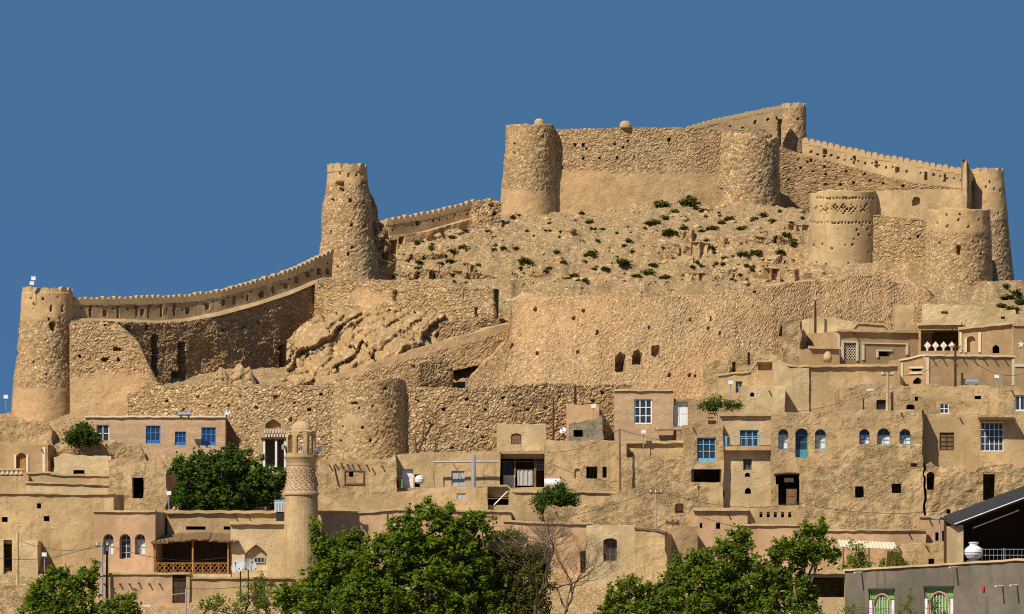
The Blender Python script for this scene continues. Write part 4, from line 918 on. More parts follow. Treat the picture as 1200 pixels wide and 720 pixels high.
# ---------------- right, main row
house('mud house with a big light blue window above a dark garage opening', 803, 848, 497, 600, D=352.2, mat='mud_worn', rough=.07, jag=.08, op=[(R, 817, 513, 839, 541, 'win', win('skyblue', 3, 3, 'glass', rec=.15, bw=.075, panel=.14)), (R, 810, 550, 845, 565)])
house('pale house with blue window and little rail beside the big light blue window', 844, 908, 487, 600, D=352.9, mat='mud_pale', rough=.05, cop=3, op=[(R, 867, 504, 889, 524, 'win', win('skyblue', 3, 2, 'glass', rec=.15, bw=.085)), (R, 871, 538, 881, 551, 'win', win('wood', 2, 1, 'glass', rec=.2, bw=.1)), (A_, 873, 554, 879, 559), (A_, 873, 572, 880, 579), (A_, 843.5, 575, 849, 583)])
house('rough mud house with arched blue door between two arched windows', 904, 1000, 484, 610, D=352, mat='mud_worn', rough=.1, jag=.1, prof=[(904, 484), (940, 483), (1000, 482)], op=[(A_, 912, 503, 924, 526, 'win', win('skyblue', 2, 2, 'curtain', rec=.5)), (A_, 932, 502, 947, 536, 'win', win('teal', 1, 2, 'glass', rec=.5, panel=.35, kind='door')), (A_, 955, 503, 968, 526, 'win', win('skyblue', 2, 2, 'curtain', rec=.5)), (R, 909, 556, 937, 592)])
house('rough mud house with three small arched windows in a row', 985, 1082, 481, 600, yaw=-6, D=351.4, mat='mud_worn', rough=.1, jag=.08, op=[(A_, 1007, 503, 1019, 521, 'win', win('blue', 2, 2, 'curtain', rec=.5)), (A_, 1028, 502, 1043, 521, 'win', win('skyblue', 2, 2, 'curtain', rec=.5)), (A_, 1054, 503, 1067, 521, 'win', win('skyblue', 2, 2, 'curtain', rec=.5))])
house('projecting rough mud lower storey with two small square windows', 938, 1082, 522, 680, yaw=-4, D=349.4, mat='mud_rough', rough=.16, jag=.1, prof=[(938, 548), (985, 546), (990, 522), (1082, 521)], op=[(R, 1002, 570, 1012, 583), (R, 1045, 567, 1056, 578), (R, 1067, 543, 1075, 547)])
house('plain mud house with a dark shuttered window right of the three arched windows', 1083, 1150, 486, 580, D=352.4, mat='mud', rough=.04, cop=0, op=[(R, 1101, 507, 1118, 528, 'win', win('wood_dark', 2, 4, 'wood', rec=.12, bw=.08))])
r16, w16 = house('mud house with a barred window under a dark awning at the right edge', 1146, 1235, 486, 580, D=352.1, mat='mud', rough=.04, op=[(R, 1149, 495, 1176, 529, 'win', win('white', 5, 4, 'glass', rec=.1, bw=.06))])
house('ruined mud house with a broken dark doorway at the right edge', 1085, 1235, 546, 660, D=348.8, mat='mud_rough', rough=.25, jag=.2, prof=[(1085, 546), (1120, 548), (1140, 552), (1152, 545), (1180, 546), (1235, 548)], op=[(R, 1152, 556, 1166, 586), (R, 1109, 597, 1114, 602), (A_, 1086, 553, 1095, 574)])
house('low pinkish mud wall below the ruined house at right', 1078, 1140, 606, 700, D=344.8, mat='mud_pink', rough=.04, cop=1, depth=3, op=[(R, 1096, 624, 1101, 634), (R, 1104, 622, 1110, 634)])
house('low mud wall behind the grey cement house', 1040, 1130, 637, 720, D=340, mat='mud_worn', rough=.06, jag=.08, cop=0, depth=3, op=[(R, 1088, 655, 1095, 662)])
house('long pinkish foundation wall under the projecting storey', 930, 1085, 622, 720, D=344.2, mat='mud_pink', rough=.04, cop=1, depth=3)
house('small pale house half hidden among the right trees', 934, 1000, 672, 760, D=334, mat='mud_pale', rough=.03, cop=3, depth=4, op=[(R, 941, 677, 990, 700)])
# ---------------- right, upper village
ru, wu = house('brown decorated house with lattice window and white trim, upper right', 981, 1092, 388, 452, yaw=22, D=377.5, depth=7, mat='mud_brown', rough=.02, jag=.03, cop=3, op=[(R, 988.5, 402, 1003, 422, None), (R, 1029, 412, 1043, 418)], found=2)
house('low side wing of the brown decorated house', 949, 984, 408, 452, yaw=12, D=376, mat='mud_brown', rough=.02, cop=3, depth=4, found=2)
house('pale mud wall block above the left end of the decorated house', 935, 1000, 372, 420, D=382.6, mat='mud_pale', rough=.08, jag=.1, depth=4, prof=[(935, 374), (965, 371), (1000, 376)])
house('trapezoid mud parapet above the roof of the decorated house', 996, 1044, 380, 400, D=381.2, mat='mud', rough=.03, cop=1, depth=3, prof=[(996, 390), (1001, 379), (1036, 381), (1044, 389)], name='parapet', cat='wall')
rp, wp = house('dark columned porch with pale zigzag capitals, upper right', 1076, 1126, 381, 452, yaw=-14, D=378.6, mat='mud_brown', rough=.03, cop=3, depth=5, op=[(R, 1079, 387, 1123, 411)], found=2)
rn, wn_ = house('brown house with an arched niche and triangular window at upper right', 1124, 1189, 381, 452, yaw=-8, D=377.4, mat='mud_brown', rough=.02, cop=3, prof=[(1124, 386), (1189, 379)], op=[(A_, 1133, 394, 1143, 413, 'door', dict(mat='mud_brown', rec=.3, leaves=0, name='recess_back')), (PT, 1163, 404, 1171, 414)], found=2)
rs, ws_ = house('brown house wall with a white star at the right edge', 1188, 1235, 382, 460, yaw=6, D=376.2, mat='mud_brown', rough=.02, cop=1, found=2)
r5, w5 = house('brown house with white corner trim and triangular window, upper right', 1085, 1189, 417, 480, yaw=14, D=369.5, depth=9, mat='mud_brown', rough=.02, cop=2, found=2, spouts=[(1093 + k * 12, 421) for k in range(8)])
r6, w6 = house('brown gable wing with a small triangular window, upper right', 1055, 1087, 418, 480, yaw=-10, D=370.6, depth=4, mat='mud_brown', rough=.02, cop=2, found=2, prof=[(1055, 423), (1087, 416)], op=[(R, 1068, 432, 1080, 435), (PT, 1070, 442, 1081, 450)])
house('big pale curved mud wall below the decorated house', 912, 1052, 429, 500, yaw=3, D=368.6, mat='mud', rough=.03, jag=.05, cop=3, depth=7, prof=[(912, 424), (925, 430), (1052, 429)], found=2)
house('pale plastered bay at the left end of the curved mud wall', 908, 948, 424, 500, yaw=4, D=368.35, mat='mud_pale', rough=.04, depth=4, prof=[(908, 423), (914, 422), (926, 431), (948, 431)], found=2)
house('mud house with a small grey door above the roof garden', 842, 914, 438, 500, D=370, mat='mud', rough=.06, cop=1, op=[(R, 862, 447, 870, 461, 'win', win('greymetal', 2, 2, 'glass', rec=.15)), (R, 888, 427, 911, 434)], prof=[(842, 440), (870, 437), (886, 436), (887, 424), (914, 424)])
house('plain mud wall with a small round hole left of the curved wall', 868, 920, 453, 510, D=367, mat='mud_pale', rough=.04, depth=3, op=[(A_, 879, 460, 884, 465)])
house('ruined mud walls with narrow openings on the slope, upper right', 852, 918, 410, 455, D=372.2, mat='mud_rough', rough=.15, jag=.15, depth=4, prof=[(852, 430), (855, 418), (875, 411), (895, 406), (918, 409)], op=[(R, 858, 424, 862, 436), (R, 876, 413, 879, 428)], name='ruined_house', cat='ruin')
house('small mud ruin with tiny slots left of the upper ruins', 826, 856, 420, 460, D=372, mat='mud_worn', rough=.15, jag=.15, depth=3, prof=[(826, 430), (832, 424), (845, 422), (856, 428)], op=[(R, 820, 436, 824, 444)], name='ruined_house', cat='ruin')
house('ruined mud walls with a dark gap beside the pale wall block', 912, 940, 373, 415, D=379.2, mat='mud_rough', rough=.2, jag=.2, depth=3, prof=[(912, 395), (916, 378), (928, 373), (940, 374)], name='ruined_house', cat='ruin', op=[(PT, 910, 380, 916.5, 394)])
house('broad pale mud wall below the right castle bastion', 1080, 1215, 357, 412, D=384.5, mat='mud_pale', rough=.1, jag=.12, depth=3, prof=[(1080, 384), (1081, 357), (1130, 358), (1160, 362), (1190, 363), (1193, 380), (1215, 384)], op=[(R, 1103, 365, 1111, 368), (R, 1173, 371, 1178, 374)])
house('narrow pale mud pier below the castle bastion', 1049, 1070, 357, 400, D=385, mat='mud', rough=.06, jag=.06, depth=2)
house('mud house with small openings behind the lamp post at right', 984, 1100, 450, 510, D=363.5, mat='mud_worn', rough=.08, jag=.1, op=[(R, 1027, 469, 1038, 480, 'win', win('wood_dark', 3, 2, 'glass', rec=.2)), ('seg', 1062, 474, 1072, 480), (R, 1072, 465, 1076, 470)], prof=[(984, 455), (1010, 450), (1060, 452), (1100, 450)])
house('plain mud house above the dark shuttered window', 1096, 1190, 452, 510, D=362.8, mat='mud', rough=.06, jag=.08, prof=[(1096, 453), (1150, 452), (1175, 454), (1190, 452)], op=[(R, 1142, 464, 1150, 468)])
house('low rough parapet with small openings at right', 1098, 1160, 471, 510, D=358.5, mat='mud_rough', rough=.1, jag=.12, depth=3, op=[(R, 1101, 473, 1112, 485, 'win', win('white', 2, 2, 'glass', rec=.1))], name='yard_wall', cat='wall')
house('mud house with a white window at the right edge', 1172, 1235, 453, 510, D=361.5, mat='mud_worn', rough=.08, jag=.08, op=[(R, 1189, 463, 1202, 482, 'win', win('white', 2, 1, 'glass', rec=.15, bw=.12))])
# ================================================================== special buildings and things
def put(root, m, name, mat, smooth=False): return m.build(name, M[mat], root, smooth=smooth)
# ---- wooden balcony
wb = Wall(177, 673, 341.6); g = thing('balcony', wb.pt(2.8, wb.A[2]), 'wooden balcony with lattice railing under a brushwood roof', 'balcony')
u0, z0, u1, z1 = wb.rect(182, 633, 268, 673)
m = MB(); m.box(wb.pt((u0 + u1) / 2, z0 - 0.12, -1.4), u1 - u0 + .3, 3.0, 0.24); put(g, m, 'floor', 'mud_pale')
m = MB(); m.box(wb.pt((u0 + u1) / 2, (z0 + z1) / 2, -2.7), u1 - u0 + .2, 0.1, z1 - z0); put(g, m, 'dark_back_wall', 'wood_dark')  # dark wood panel added to stand in for the deep shade under the roof
m = MB()
for k in range(15):
    a = u0 - .3 + (u1 - u0 + .55) * k / 14; b = a + (u1 - u0 + .55) / 14 + .02; zz = z1 + .35 + random.uniform(-.05, .05) - 0.18 * abs(k - 7) / 7
    m.add([wb.pt(a, zz - .3, .45 + random.uniform(-.08, .08)), wb.pt(b, zz - .3, .45 + random.uniform(-.08, .08)), wb.pt(b, zz + .25, -2.9), wb.pt(a, zz + .25, -2.9), wb.pt(a, zz - .42, .4), wb.pt(b, zz - .42, .4), wb.pt(b, zz - .1, -2.9), wb.pt(a, zz - .1, -2.9)], [[0, 1, 2, 3], [7, 6, 5, 4], [4, 5, 1, 0], [1, 5, 6, 2], [4, 0, 3, 7]])
rf = put(g, m, 'roof', 'wood'); rf['_loc'] = g['_loc']
for k in range(18):
    u = u0 + (u1 - u0) * k / 17; m = MB(); m.tube([wb.pt(u, z1 - .02, .42), wb.pt(u, z1 + .06, -2.6)], .05, 5); m.build('beam', M['wood_orange'], rf)
for x in (180.5, 226, 267.5):
    u = wb.uv(x, 650)[0]; m = MB(); m.tube([wb.pt(u, z0 - .1, 0), wb.pt(u, z1 - .25, 0), wb.pt(u, z1, 0)], [.075, .07, .11], 8); put(g, m, 'post', 'wood_orange')
zr0, zr1 = wb.uv(200, 672)[1], wb.uv(200, 660)[1]
for x0, x1 in ((182, 224.5), (227.5, 266)):
    a, b = wb.uv(x0, 660)[0], wb.uv(x1, 660)[0]; n = 4
    rl = MB(); rl.box(wb.pt((a + b) / 2, zr1, 0), b - a, .07, .06); rl.box(wb.pt((a + b) / 2, zr0, 0), b - a, .07, .06); ro = put(g, rl, 'railing', 'wood_orange'); ro['_loc'] = g['_loc']
    for k in range(n):
        p, q = a + (b - a) * k / n, a + (b - a) * (k + 1) / n
        m = MB(); m.box(wb.pt(p, (zr0 + zr1) / 2, 0), .05, .05, zr1 - zr0)
        for t in (0, .5):
            pp = p + (q - p) * t; qq = p + (q - p) * (t + .5); zm = (zr0 + zr1) / 2
            for za, zb in ((zr0, zm), (zm, zr1)):
                m.tube([wb.pt(pp, za, 0.01), wb.pt(qq, zb, 0.01)], .022, 4); m.tube([wb.pt(pp, zb, -.02), wb.pt(qq, za, -.02)], .022, 4)
        m.build('lattice_panel', M['wood_orange'], ro)
# ---- veranda fittings
for x in (603.5, 627):
    m = MB(); a, zb_, b, zt_ = wv.rect(x - 1.2, 533, x + 1.2, 571); m.box(wv.pt((a + b) / 2, (zb_ + zt_) / 2, -.5), b - a, .16, zt_ - zb_); put(rv, m, 'column', 'wood')
m = MB(); a, zb_, b, zt_ = wv.rect(583, 530, 641, 573); m.box(wv.pt((a + b) / 2, (zb_ + zt_) / 2, -1.75), b - a, .1, zt_ - zb_); put(rv, m, 'dark_back_wall', 'wood_dark')
window(rv, wv, R, 588.5, 538, 601.5, 557, 'wood', 2, 2, 'glass', rec=1.6, bw=.09); window(rv, wv, R, 628, 537, 637, 551, 'tarp', 2, 2, 'glass', rec=1.2, bw=.08)
m = MB(); a, zb_, b, zt_ = wv.rect(606, 550, 625, 569); n = 10
m.add([wv.pt(a + (b - a) * k / n, z, -.55 + .05 * math.sin(k * 2.4)) for z in (zb_, zt_) for k in range(n + 1)], [[k, k + 1, k + n + 2, k + n + 1] for k in range(n)]); put(rv, m, 'hanging_sheet', 'tarp')
m = MB(); a, zb_, b, zt_ = wv.rect(590, 557, 603, 571); m.box(wv.pt((a + b) / 2, (zb_ + zt_) / 2, -.3), b - a, .06, zt_ - zb_); put(rv, m, 'white_board', 'white_trim')
# ---- gateway in front of the rubble wall
gg, gw = house('small gabled gateway with white posts and a brick lattice left of the minaret', 303, 340, 500, 575, D=356, mat='mud', rough=.03, depth=2.5, prof=[(303, 503), (308, 499), (322, 488), (336, 499), (340, 503)], op=[(R, 308, 515, 335, 553), (PT, 311, 491, 329, 502)], name='gateway', cat='gate', group=None)
for x in (309.5, 323.5, 334): trim(gg, gw, x - 1.2, 515.5, x + 1.2, 552, 'white', -.2, 'post')
trim(gg, gw, 306, 513, 337, 515, 'wood_dark', .06, 'lintel')
for k in range(8):
    for j in range(2):
        x = 309.5 + k * 3.3 + j * 1.6; trim(gg, gw, x, 504.3 + j * 4.4, x + 1.7, 508 + j * 4.4, 'white_trim', .05, 'brick')
m = MB(); a, zb_, b, zt_ = gw.rect(311, 546, 323, 553); m.box(gw.pt((a + b) / 2, (zb_ + zt_) / 2, -.4), b - a, .05, zt_ - zb_); put(gg, m, 'white_panel', 'white')
# ---- minaret
Dm = 341.2; cm = P(353, 690, Dm); g = thing('minaret', cm, 'short brick minaret with domed open lantern rising beside the balcony house', 'minaret')
def zy(y): return ZC + (HY - y) * Dm / F
pxm = Dm / F
def lath(name, rows, mat, n=32, par=g):
    m = MB(); m.lathe((cm[0], cm[1], 0), [(r * pxm, zy(y)) for r, y in rows], n); return put(par, m, name, mat)
lath('base', [(21, 750), (20.5, 650), (20, 640), (19.6, 600), (19.3, 581)], 'mud')
lath('ring', [(19.3, 581), (21, 580), (21, 577.5), (19.5, 576.5)], 'coping')
sh = lath('shaft', [(19.5, 577), (18.6, 572), (17.2, 565), (16.6, 556), (16.4, 547)], 'brick'); sh['_loc'] = g['_loc']
rows_b = MB()
for j in range(14):                          # raised brick courses in a zigzag
    y = 575 - j * 2.0; rr = np.interp(y, [547, 556, 565, 572, 577], [16.4, 16.6, 17.2, 18.6, 19.5]) * pxm
    for k in range(36):
        th = 2 * math.pi * (k + (j % 4) * 0.25) / 36
        if (k + j) % 2: continue
        rows_b.box((cm[0] + (rr + .005) * math.sin(th), cm[1] - (rr + .005) * math.cos(th), zy(y)), .16, .05, .07, (math.cos(th), math.sin(th)))
bo = rows_b.build('brick_relief', M['brick'], sh); bo['kind'] = 'stuff'
lath('cornice', [(16.4, 547), (17.0, 546), (17.4, 543), (18.8, 539), (20.4, 536), (20.4, 533.8), (10, 533.6)], 'coping')
def lantern():
    m = MB(); r = 17.2 * pxm; zb_, zt_ = zy(533.8), zy(506.5); w = 2 * r * math.tan(math.pi / 8)
    for k in range(8):
        th = math.pi / 8 * 2 * k; n = np.array((math.sin(th), -math.cos(th), 0)); d = np.array((math.cos(th), math.sin(th), 0)); c = np.array((cm[0], cm[1], 0)) + n * r
        pt = lambda u, z, t=0.0: c + d * u - n * t + np.array((0, 0, z))
        ow = w * 0.33; z0_, z1_ = zy(531), zy(509.5); ol, zs = outline('arch', -ow, z0_, ow, z1_)
        for t, flip in ((0, 0), (.28, 1)):
            kk = 1 if not flip else 0.74
            quads = [[(-w / 2, zb_), (-ow, zb_), (-ow, zt_), (-w / 2, zt_)], [(ow, zb_), (w / 2, zb_), (w / 2, zt_), (ow, zt_)], [(-ow, zb_), (ow, zb_), (ow, z0_), (-ow, z0_)], [(-ow, z1_), (ow, z1_), (ow, zt_), (-ow, zt_)]]
            arc = ol[1:-1]; h = len(arc) // 2
            for half, cr in ((arc[:h + 1], (-ow, z1_)), (arc[h:], (ow, z1_))): quads += [[cr, q, p] for p, q in zip(half, half[1:])]
            for q in quads:
                vs = [pt(u * kk if abs(abs(u) - w / 2) < 1e-6 else u, z, t) for u, z in q]; m.add(vs, [[*range(len(vs))][::-1] if flip else [*range(len(vs))]])
        for a, b in zip(ol, ol[1:] + ol[:1]): m.add([pt(*a), pt(*b), pt(*b, .28), pt(*a, .28)], [[0, 1, 2, 3]])
    return put(g, m, 'lantern', 'mud')
lantern()
lath('lantern_roof', [(17.6, 507.5), (18.4, 507), (18.4, 505.5), (12, 504.5)], 'coping', 8)
lath('dome', [(12.4, 505), (12, 502), (10.5, 498.5), (7.5, 495.5), (3.5, 493.6), (0.4, 493)], 'mud_pink', 24)
def horn(x, y, D, a, label, s=1.0):
    c = P(x, y, D); d = np.array((math.sin(a), -math.cos(a), .05)); o = MB(); o.tube([c - d * .3 * s, c, c + d * .1 * s, c + d * .3 * s], [.07 * s, .09 * s, .16 * s, .28 * s], 12)
    t = thing('loudspeaker', c, label, 'loudspeaker', 'horn loudspeakers on the minaret'); put(t, o, 'horn', 'greymetal'); q = MB(); q.lathe(c - (0, 0, .5 * s), [(.04, 0), (.04, .5 * s)], 6); put(t, q, 'bracket', 'darkmetal')
horn(356, 526, Dm - .35, .1, 'grey horn loudspeaker in the middle arch of the minaret lantern', .75)
horn(371.5, 527, Dm - .6, .7, 'pale blue-grey horn loudspeaker on the right of the minaret lantern', .9)
horn(335, 524, Dm - .5, -1.1, 'grey horn loudspeaker on the left of the minaret lantern', .8)

# ---- trims of the decorated houses
for q in ((981.5, 391, 984, 430), (986, 399.5, 1005, 402), (986, 402, 988.5, 423), (1003, 402, 1005.5, 423), (1010, 401.5, 1064, 404), (1010, 404, 1012.5, 422), (1061.5, 404, 1064, 416), (1027, 410, 1045, 412), (1027, 412, 1029, 419)): trim(ru, wu, *q)
m = MB(); a, zb_, b, zt_ = wu.rect(988.5, 402, 1003, 422)
for k in range(-5, 6):
    for sgn in (1, -1):
        pa = []
        for t in np.linspace(0, 1, 30):
            u = a + (b - a) * (0.5 + k * 0.2 + sgn * (t - .5) * 1.0); z = zb_ + (zt_ - zb_) * t
            if a < u < b: pa.append(wu.pt(u, z, -.05 - .03 * sgn))
        if len(pa) > 1: m.tube([pa[0], pa[-1]], .028, 4)
put(ru, m, 'lattice', 'white_trim')
for q in ((1085.5, 419, 1088.5, 455), (1186, 421, 1188.5, 452)): trim(r5, w5, *q)
for q in ((1056, 425, 1058, 452), (1065, 430, 1083, 432), (1066, 436.5, 1082, 438.5)): trim(r6, w6, *q)
for q in ((1124.5, 389, 1127, 413), (1146.5, 390, 1149.5, 413), (1130.5, 396, 1133, 413), (1186, 383, 1188.6, 416)): trim(rn, wn_, *q)
m = MB(); c = ws_.uv(1196.5, 404); vs = []
for k in range(10):
    rr = .3 if k % 2 == 0 else .12; t = math.pi * k / 5; vs.append((c[0] + rr * math.sin(t), c[1] + rr * math.cos(t)))
m.add([ws_.pt(u, z, .05) for u, z in vs] + [ws_.pt(u, z, -.05) for u, z in vs], [[*range(10)][::-1]] + [[k, (k + 1) % 10, (k + 1) % 10 + 10, k + 10] for k in range(10)]); put(rs, m, 'star', 'white')
trim(rs, ws_, 1189, 427, 1204, 430, 'white_trim')
for k, x in enumerate((1086.5, 1096, 1105.5, 1115)):
    a, z = wp.uv(x, 405); m = MB(); m.tube([wp.pt(a, wp.uv(x, 412)[1], -.15), wp.pt(a, z, -.15)], .09, 7); m.add([wp.pt(a - .28, z, -.12), wp.pt(a, z - .3, -.12), wp.pt(a + .28, z, -.12), wp.pt(a, z + .32, -.12)] + [wp.pt(a - .28, z, -.24), wp.pt(a, z - .3, -.24), wp.pt(a + .28, z, -.24), wp.pt(a, z + .32, -.24)], [[0, 1, 2, 3], [7, 6, 5, 4], [0, 4, 5, 1], [1, 5, 6, 2], [2, 6, 7, 3], [3, 7, 4, 0]]); put(rp, m, 'column', 'white_trim')
c = P(970, 425, 373.5); m = MB(); m.lathe(c, [(.3, 0), (.3, .18), (.36, .22), (.35, .45), (.25, .72), (.1, .86)], 14)
t = thing('roof_finial', c, 'small domed mud ventilator in front of the decorated house', 'ventilator'); put(t, m, 'dome', 'mud_pink', True)
# awning and rails
a, zb_, b, zt_ = w16.rect(1146, 489, 1188, 494); m = MB()
m.add([w16.pt(a, zt_, -.05), w16.pt(b, zt_, -.05), w16.pt(b + .1, zt_ - .22, 1.0), w16.pt(a - .05, zt_ - .18, 1.0)] + [w16.pt(a, zt_ - .06, -.05), w16.pt(b, zt_ - .06, -.05), w16.pt(b + .1, zt_ - .28, 1.0), w16.pt(a - .05, zt_ - .24, 1.0)], [[0, 1, 2, 3][::-1], [4, 5, 6, 7], [3, 2, 6, 7][::-1], [0, 3, 7, 4], [1, 5, 6, 2]]); put(r16, m, 'awning', 'wood_dark')
rb, wbl = HOUSES['pale house with blue window and little rail beside the big light blue window']
m = MB(); za, zb2 = wbl.uv(870, 512)[1], wbl.uv(870, 524)[1]
for z in (za, zb2): m.tube([wbl.pt(wbl.uv(848, 512)[0], z, .5), wbl.pt(wbl.uv(903, 512)[0], z, .5)], .025, 5)
for x in np.linspace(848, 903, 9): u = wbl.uv(x, 512)[0]; m.tube([wbl.pt(u, zb2 - .1, .5), wbl.pt(u, za, .5)], .018, 5)
put(rb, m, 'rail', 'greymetal')
m = MB(); m.box(wbl.pt(wbl.uv(850, 518)[0], (za + zb2) / 2, .45), .22, .06, za - zb2); put(rb, m, 'blue_panel', 'skyblue')
m = MB(); m.box(wbl.pt(wbl.uv(875, 526)[0], zb2 - .12, .22), wbl.uv(904, 512)[0] - wbl.uv(847, 512)[0], .75, .28); put(rb, m, 'balcony_slab', 'mud')
# white-door wing balcony slab
rw, ww = HOUSES['narrow mud wing with white double door right of the brick house']
c0 = P(768, 501, 362.8); c1 = P(806, 501, 362.8); m = MB(); m.box((c0 + c1) / 2 - (0, 0, .1), c1[0] - c0[0], 2.6, .22); put(rw, m, 'balcony_slab', 'mud_worn')
# ---- grey cement house and shed, bottom right
rg, wg = house('grey cement house with green windows at the lower right corner', 990, 1225, 668, 770, yaw=-32, D=318.5, mat='concrete', rough=.015, jag=.02, depth=8, prof=[(990, 669), (1225, 655)], cop=1, group=None,
    op=[(R, 1018, 692, 1048, 722, 'win', win('green', 3, 3, 'green', rec=.2, bw=.08)), (R, 1083, 689, 1117, 722, 'win', win('green', 3, 3, 'green', rec=.2, bw=.08))])
for x0, x1, yt in ((1018, 1048, 692), (1083, 1117, 689)):
    u0, z0, u1, z1 = wg.rect(x0, yt, x1, 722); m = MB(); um = (u0 + u1) / 2; w_ = (u1 - u0) * .36
    m.tube([wg.pt(um + w_ * math.cos(t), z0 + (z1 - z0) * .25 + (z1 - z0) * .6 * math.sin(t), -.1) for t in np.linspace(0, math.pi, 14)], .07, 6); m.box(wg.pt(um - w_, z0 + (z1 - z0) * .1, -.1), .12, .1, (z1 - z0) * .4, wg.d[:2]); m.box(wg.pt(um + w_, z0 + (z1 - z0) * .1, -.1), .12, .1, (z1 - z0) * .4, wg.d[:2]); put(rg, m, 'pink_arch', 'pink')
    for u in (u0 + .12, u1 - .12): m = MB(); m.box(wg.pt(u, z0 + (z1 - z0) * .3, -.08), .2, .08, (z1 - z0) * .62, wg.d[:2]); put(rg, m, 'white_panel', 'curtain')
    for k in range(7): m = MB(); u = um - w_ + 2 * w_ * (k + .5) / 7; m.tube([wg.pt(u, z0, -.14), wg.pt(u, z0 + (z1 - z0) * (.75 if 0 < k < 6 else .5), -.14)], .02, 4); put(rg, m, 'bar', 'white')
    trim(rg, wg, x0 - .5, yt - 2.2, x1 + .5, yt, 'darkmetal', .05, 'lintel')
for x, y in ((1010, 671), (1121, 665), (1175, 687), (1192, 686)):
    u, z = wg.uv(x, y); m = MB(); m.tube([wg.pt(u, z, -.05), wg.pt(u, z - .02, 1.05)], .055, 7); put(rg, m, 'drain_pipe', 'white')
u, z = wg.uv(1153, 690); m = MB(); m.box(wg.pt(u, z, .06), .16, .14, .3, wg.d[:2]); put(rg, m, 'meter_box', 'red')
Ds = 331; g = thing('shed', P(1165, 665, Ds), 'open dark shed with sloping roof at the lower right edge', 'shed')
pl, pr = P(1118, 613, Ds), P(1240, 567, Ds)
m = MB(); th = np.array((0, 0, .28)); bk = np.array((0, 8.0, .6)); fr = np.array((0, -.3, 0))
m.add([pl + fr, pr + fr, pr + bk, pl + bk, pl + fr - th, pr + fr - th, pr + bk - th, pl + bk - th], [[0, 1, 2, 3], [7, 6, 5, 4], [4, 5, 1, 0], [1, 5, 6, 2], [2, 6, 7, 3], [3, 7, 4, 0]]); put(g, m, 'roof', 'darkmetal')
m = MB(); m.tube([pl + fr * 1.2 + (0, 0, -.1), pr + fr * 1.2 + (0, 0, -.1)], .05, 5); put(g, m, 'fascia', 'greymetal')
m = MB(); m.tube([P(1140, 619, Ds + 1), P(1194, 598, Ds + 1)], .045, 5); put(g, m, 'light_tube', 'white')
a, b = P(1121, 700, Ds), P(1129, 612, Ds); m = MB(); m.box(((a[0] + b[0]) / 2, Ds + 3.8, (a[2] + b[2]) / 2 - .1), b[0] - a[0], 7.6, b[2] - a[2] - .2); put(g, m, 'side_wall', 'mud_pale')
a, b = P(1121, 700, Ds), P(1240, 560, Ds); m = MB(); q = [(pl[0], a[2]), (pr[0], a[2]), (pr[0], pr[2] + .4), (pl[0], pl[2] + .4)]
m.add([(x, Ds + 7.7, z) for x, z in q] + [(x, Ds + 7.9, z) for x, z in q], [[0, 1, 2, 3], [7, 6, 5, 4], [0, 4, 5, 1], [1, 5, 6, 2], [2, 6, 7, 3], [3, 7, 4, 0]]); put(g, m, 'dark_back_wall', 'wood_dark')  # dark colour helps paint the black shade inside the shed
b = P(1240, 575, Ds)
m = MB(); m.box((b[0], Ds + 4, (a[2] + b[2]) / 2), .3, 8, b[2] - a[2] - .4); put(g, m, 'side_wall', 'mud_pale')
a, b = P(1129, 660, Ds), P(1240, 657, Ds); m = MB(); m.box(((a[0] + b[0]) / 2, Ds + 4, a[2] - 1.0), b[0] - a[0], 8.3, 2.0); put(g, m, 'floor', 'mud_pale')
zt_, zb_ = P(0, 644, Ds)[2], P(0, 658, Ds)[2]; xa, xb = P(1150, 0, Ds)[0], P(1235, 0, Ds)[0]; m = MB()
for z in (zt_, (zt_ + zb_) / 2, zb_): m.tube([(xa, Ds - .1, z), (xb, Ds - .1, z)], .022, 5)
for x in np.arange(xa, xb, .28): m.tube([(x, Ds - .1, zb_), (x, Ds - .1, zt_)], .011, 4)
for x in (xa + .05, xa + 1.55, xa + 3.2): m.tube([(x, Ds - .12, zb_), (x, Ds - .12, zt_ + .1)], .035, 5)
put(g, m, 'railing', 'greymetal')
c = P(1141, 657, Ds - 1.0); k_ = (Ds - 1) / F; m = MB()
m.lathe(c, [(5 * k_, 0), (5 * k_, 1 * k_), (8 * k_, 3 * k_), (10.5 * k_, 7 * k_), (11 * k_, 10 * k_), (10 * k_, 13.5 * k_), (7 * k_, 16 * k_), (5 * k_, 17 * k_), (5 * k_, 19 * k_), (6 * k_, 20.5 * k_)], 20)
t = thing('water_tank', c, 'white urn-shaped water tank beside the dark shed', 'water tank'); put(t, m, 'tank', 'white', False); m = MB(); m.lathe(c + (0, 0, 20.5 * k_), [(6 * k_, 0), (6.2 * k_, .7 * k_), (3 * k_, 1.2 * k_)], 16); put(t, m, 'lid', 'white')
m = MB(); m.lathe(c + (0, 0, 9.4 * k_), [(11.1 * k_, 0), (11.25 * k_, .4 * k_), (11.1 * k_, .8 * k_)], 20); put(t, m, 'band', 'greymetal')
# stand below the tank reaches the wall it stands on
m = MB(); m.box(c - (0, 0, 1.1), .9, .9, 2.2); put(t, m, 'plinth', 'concrete')
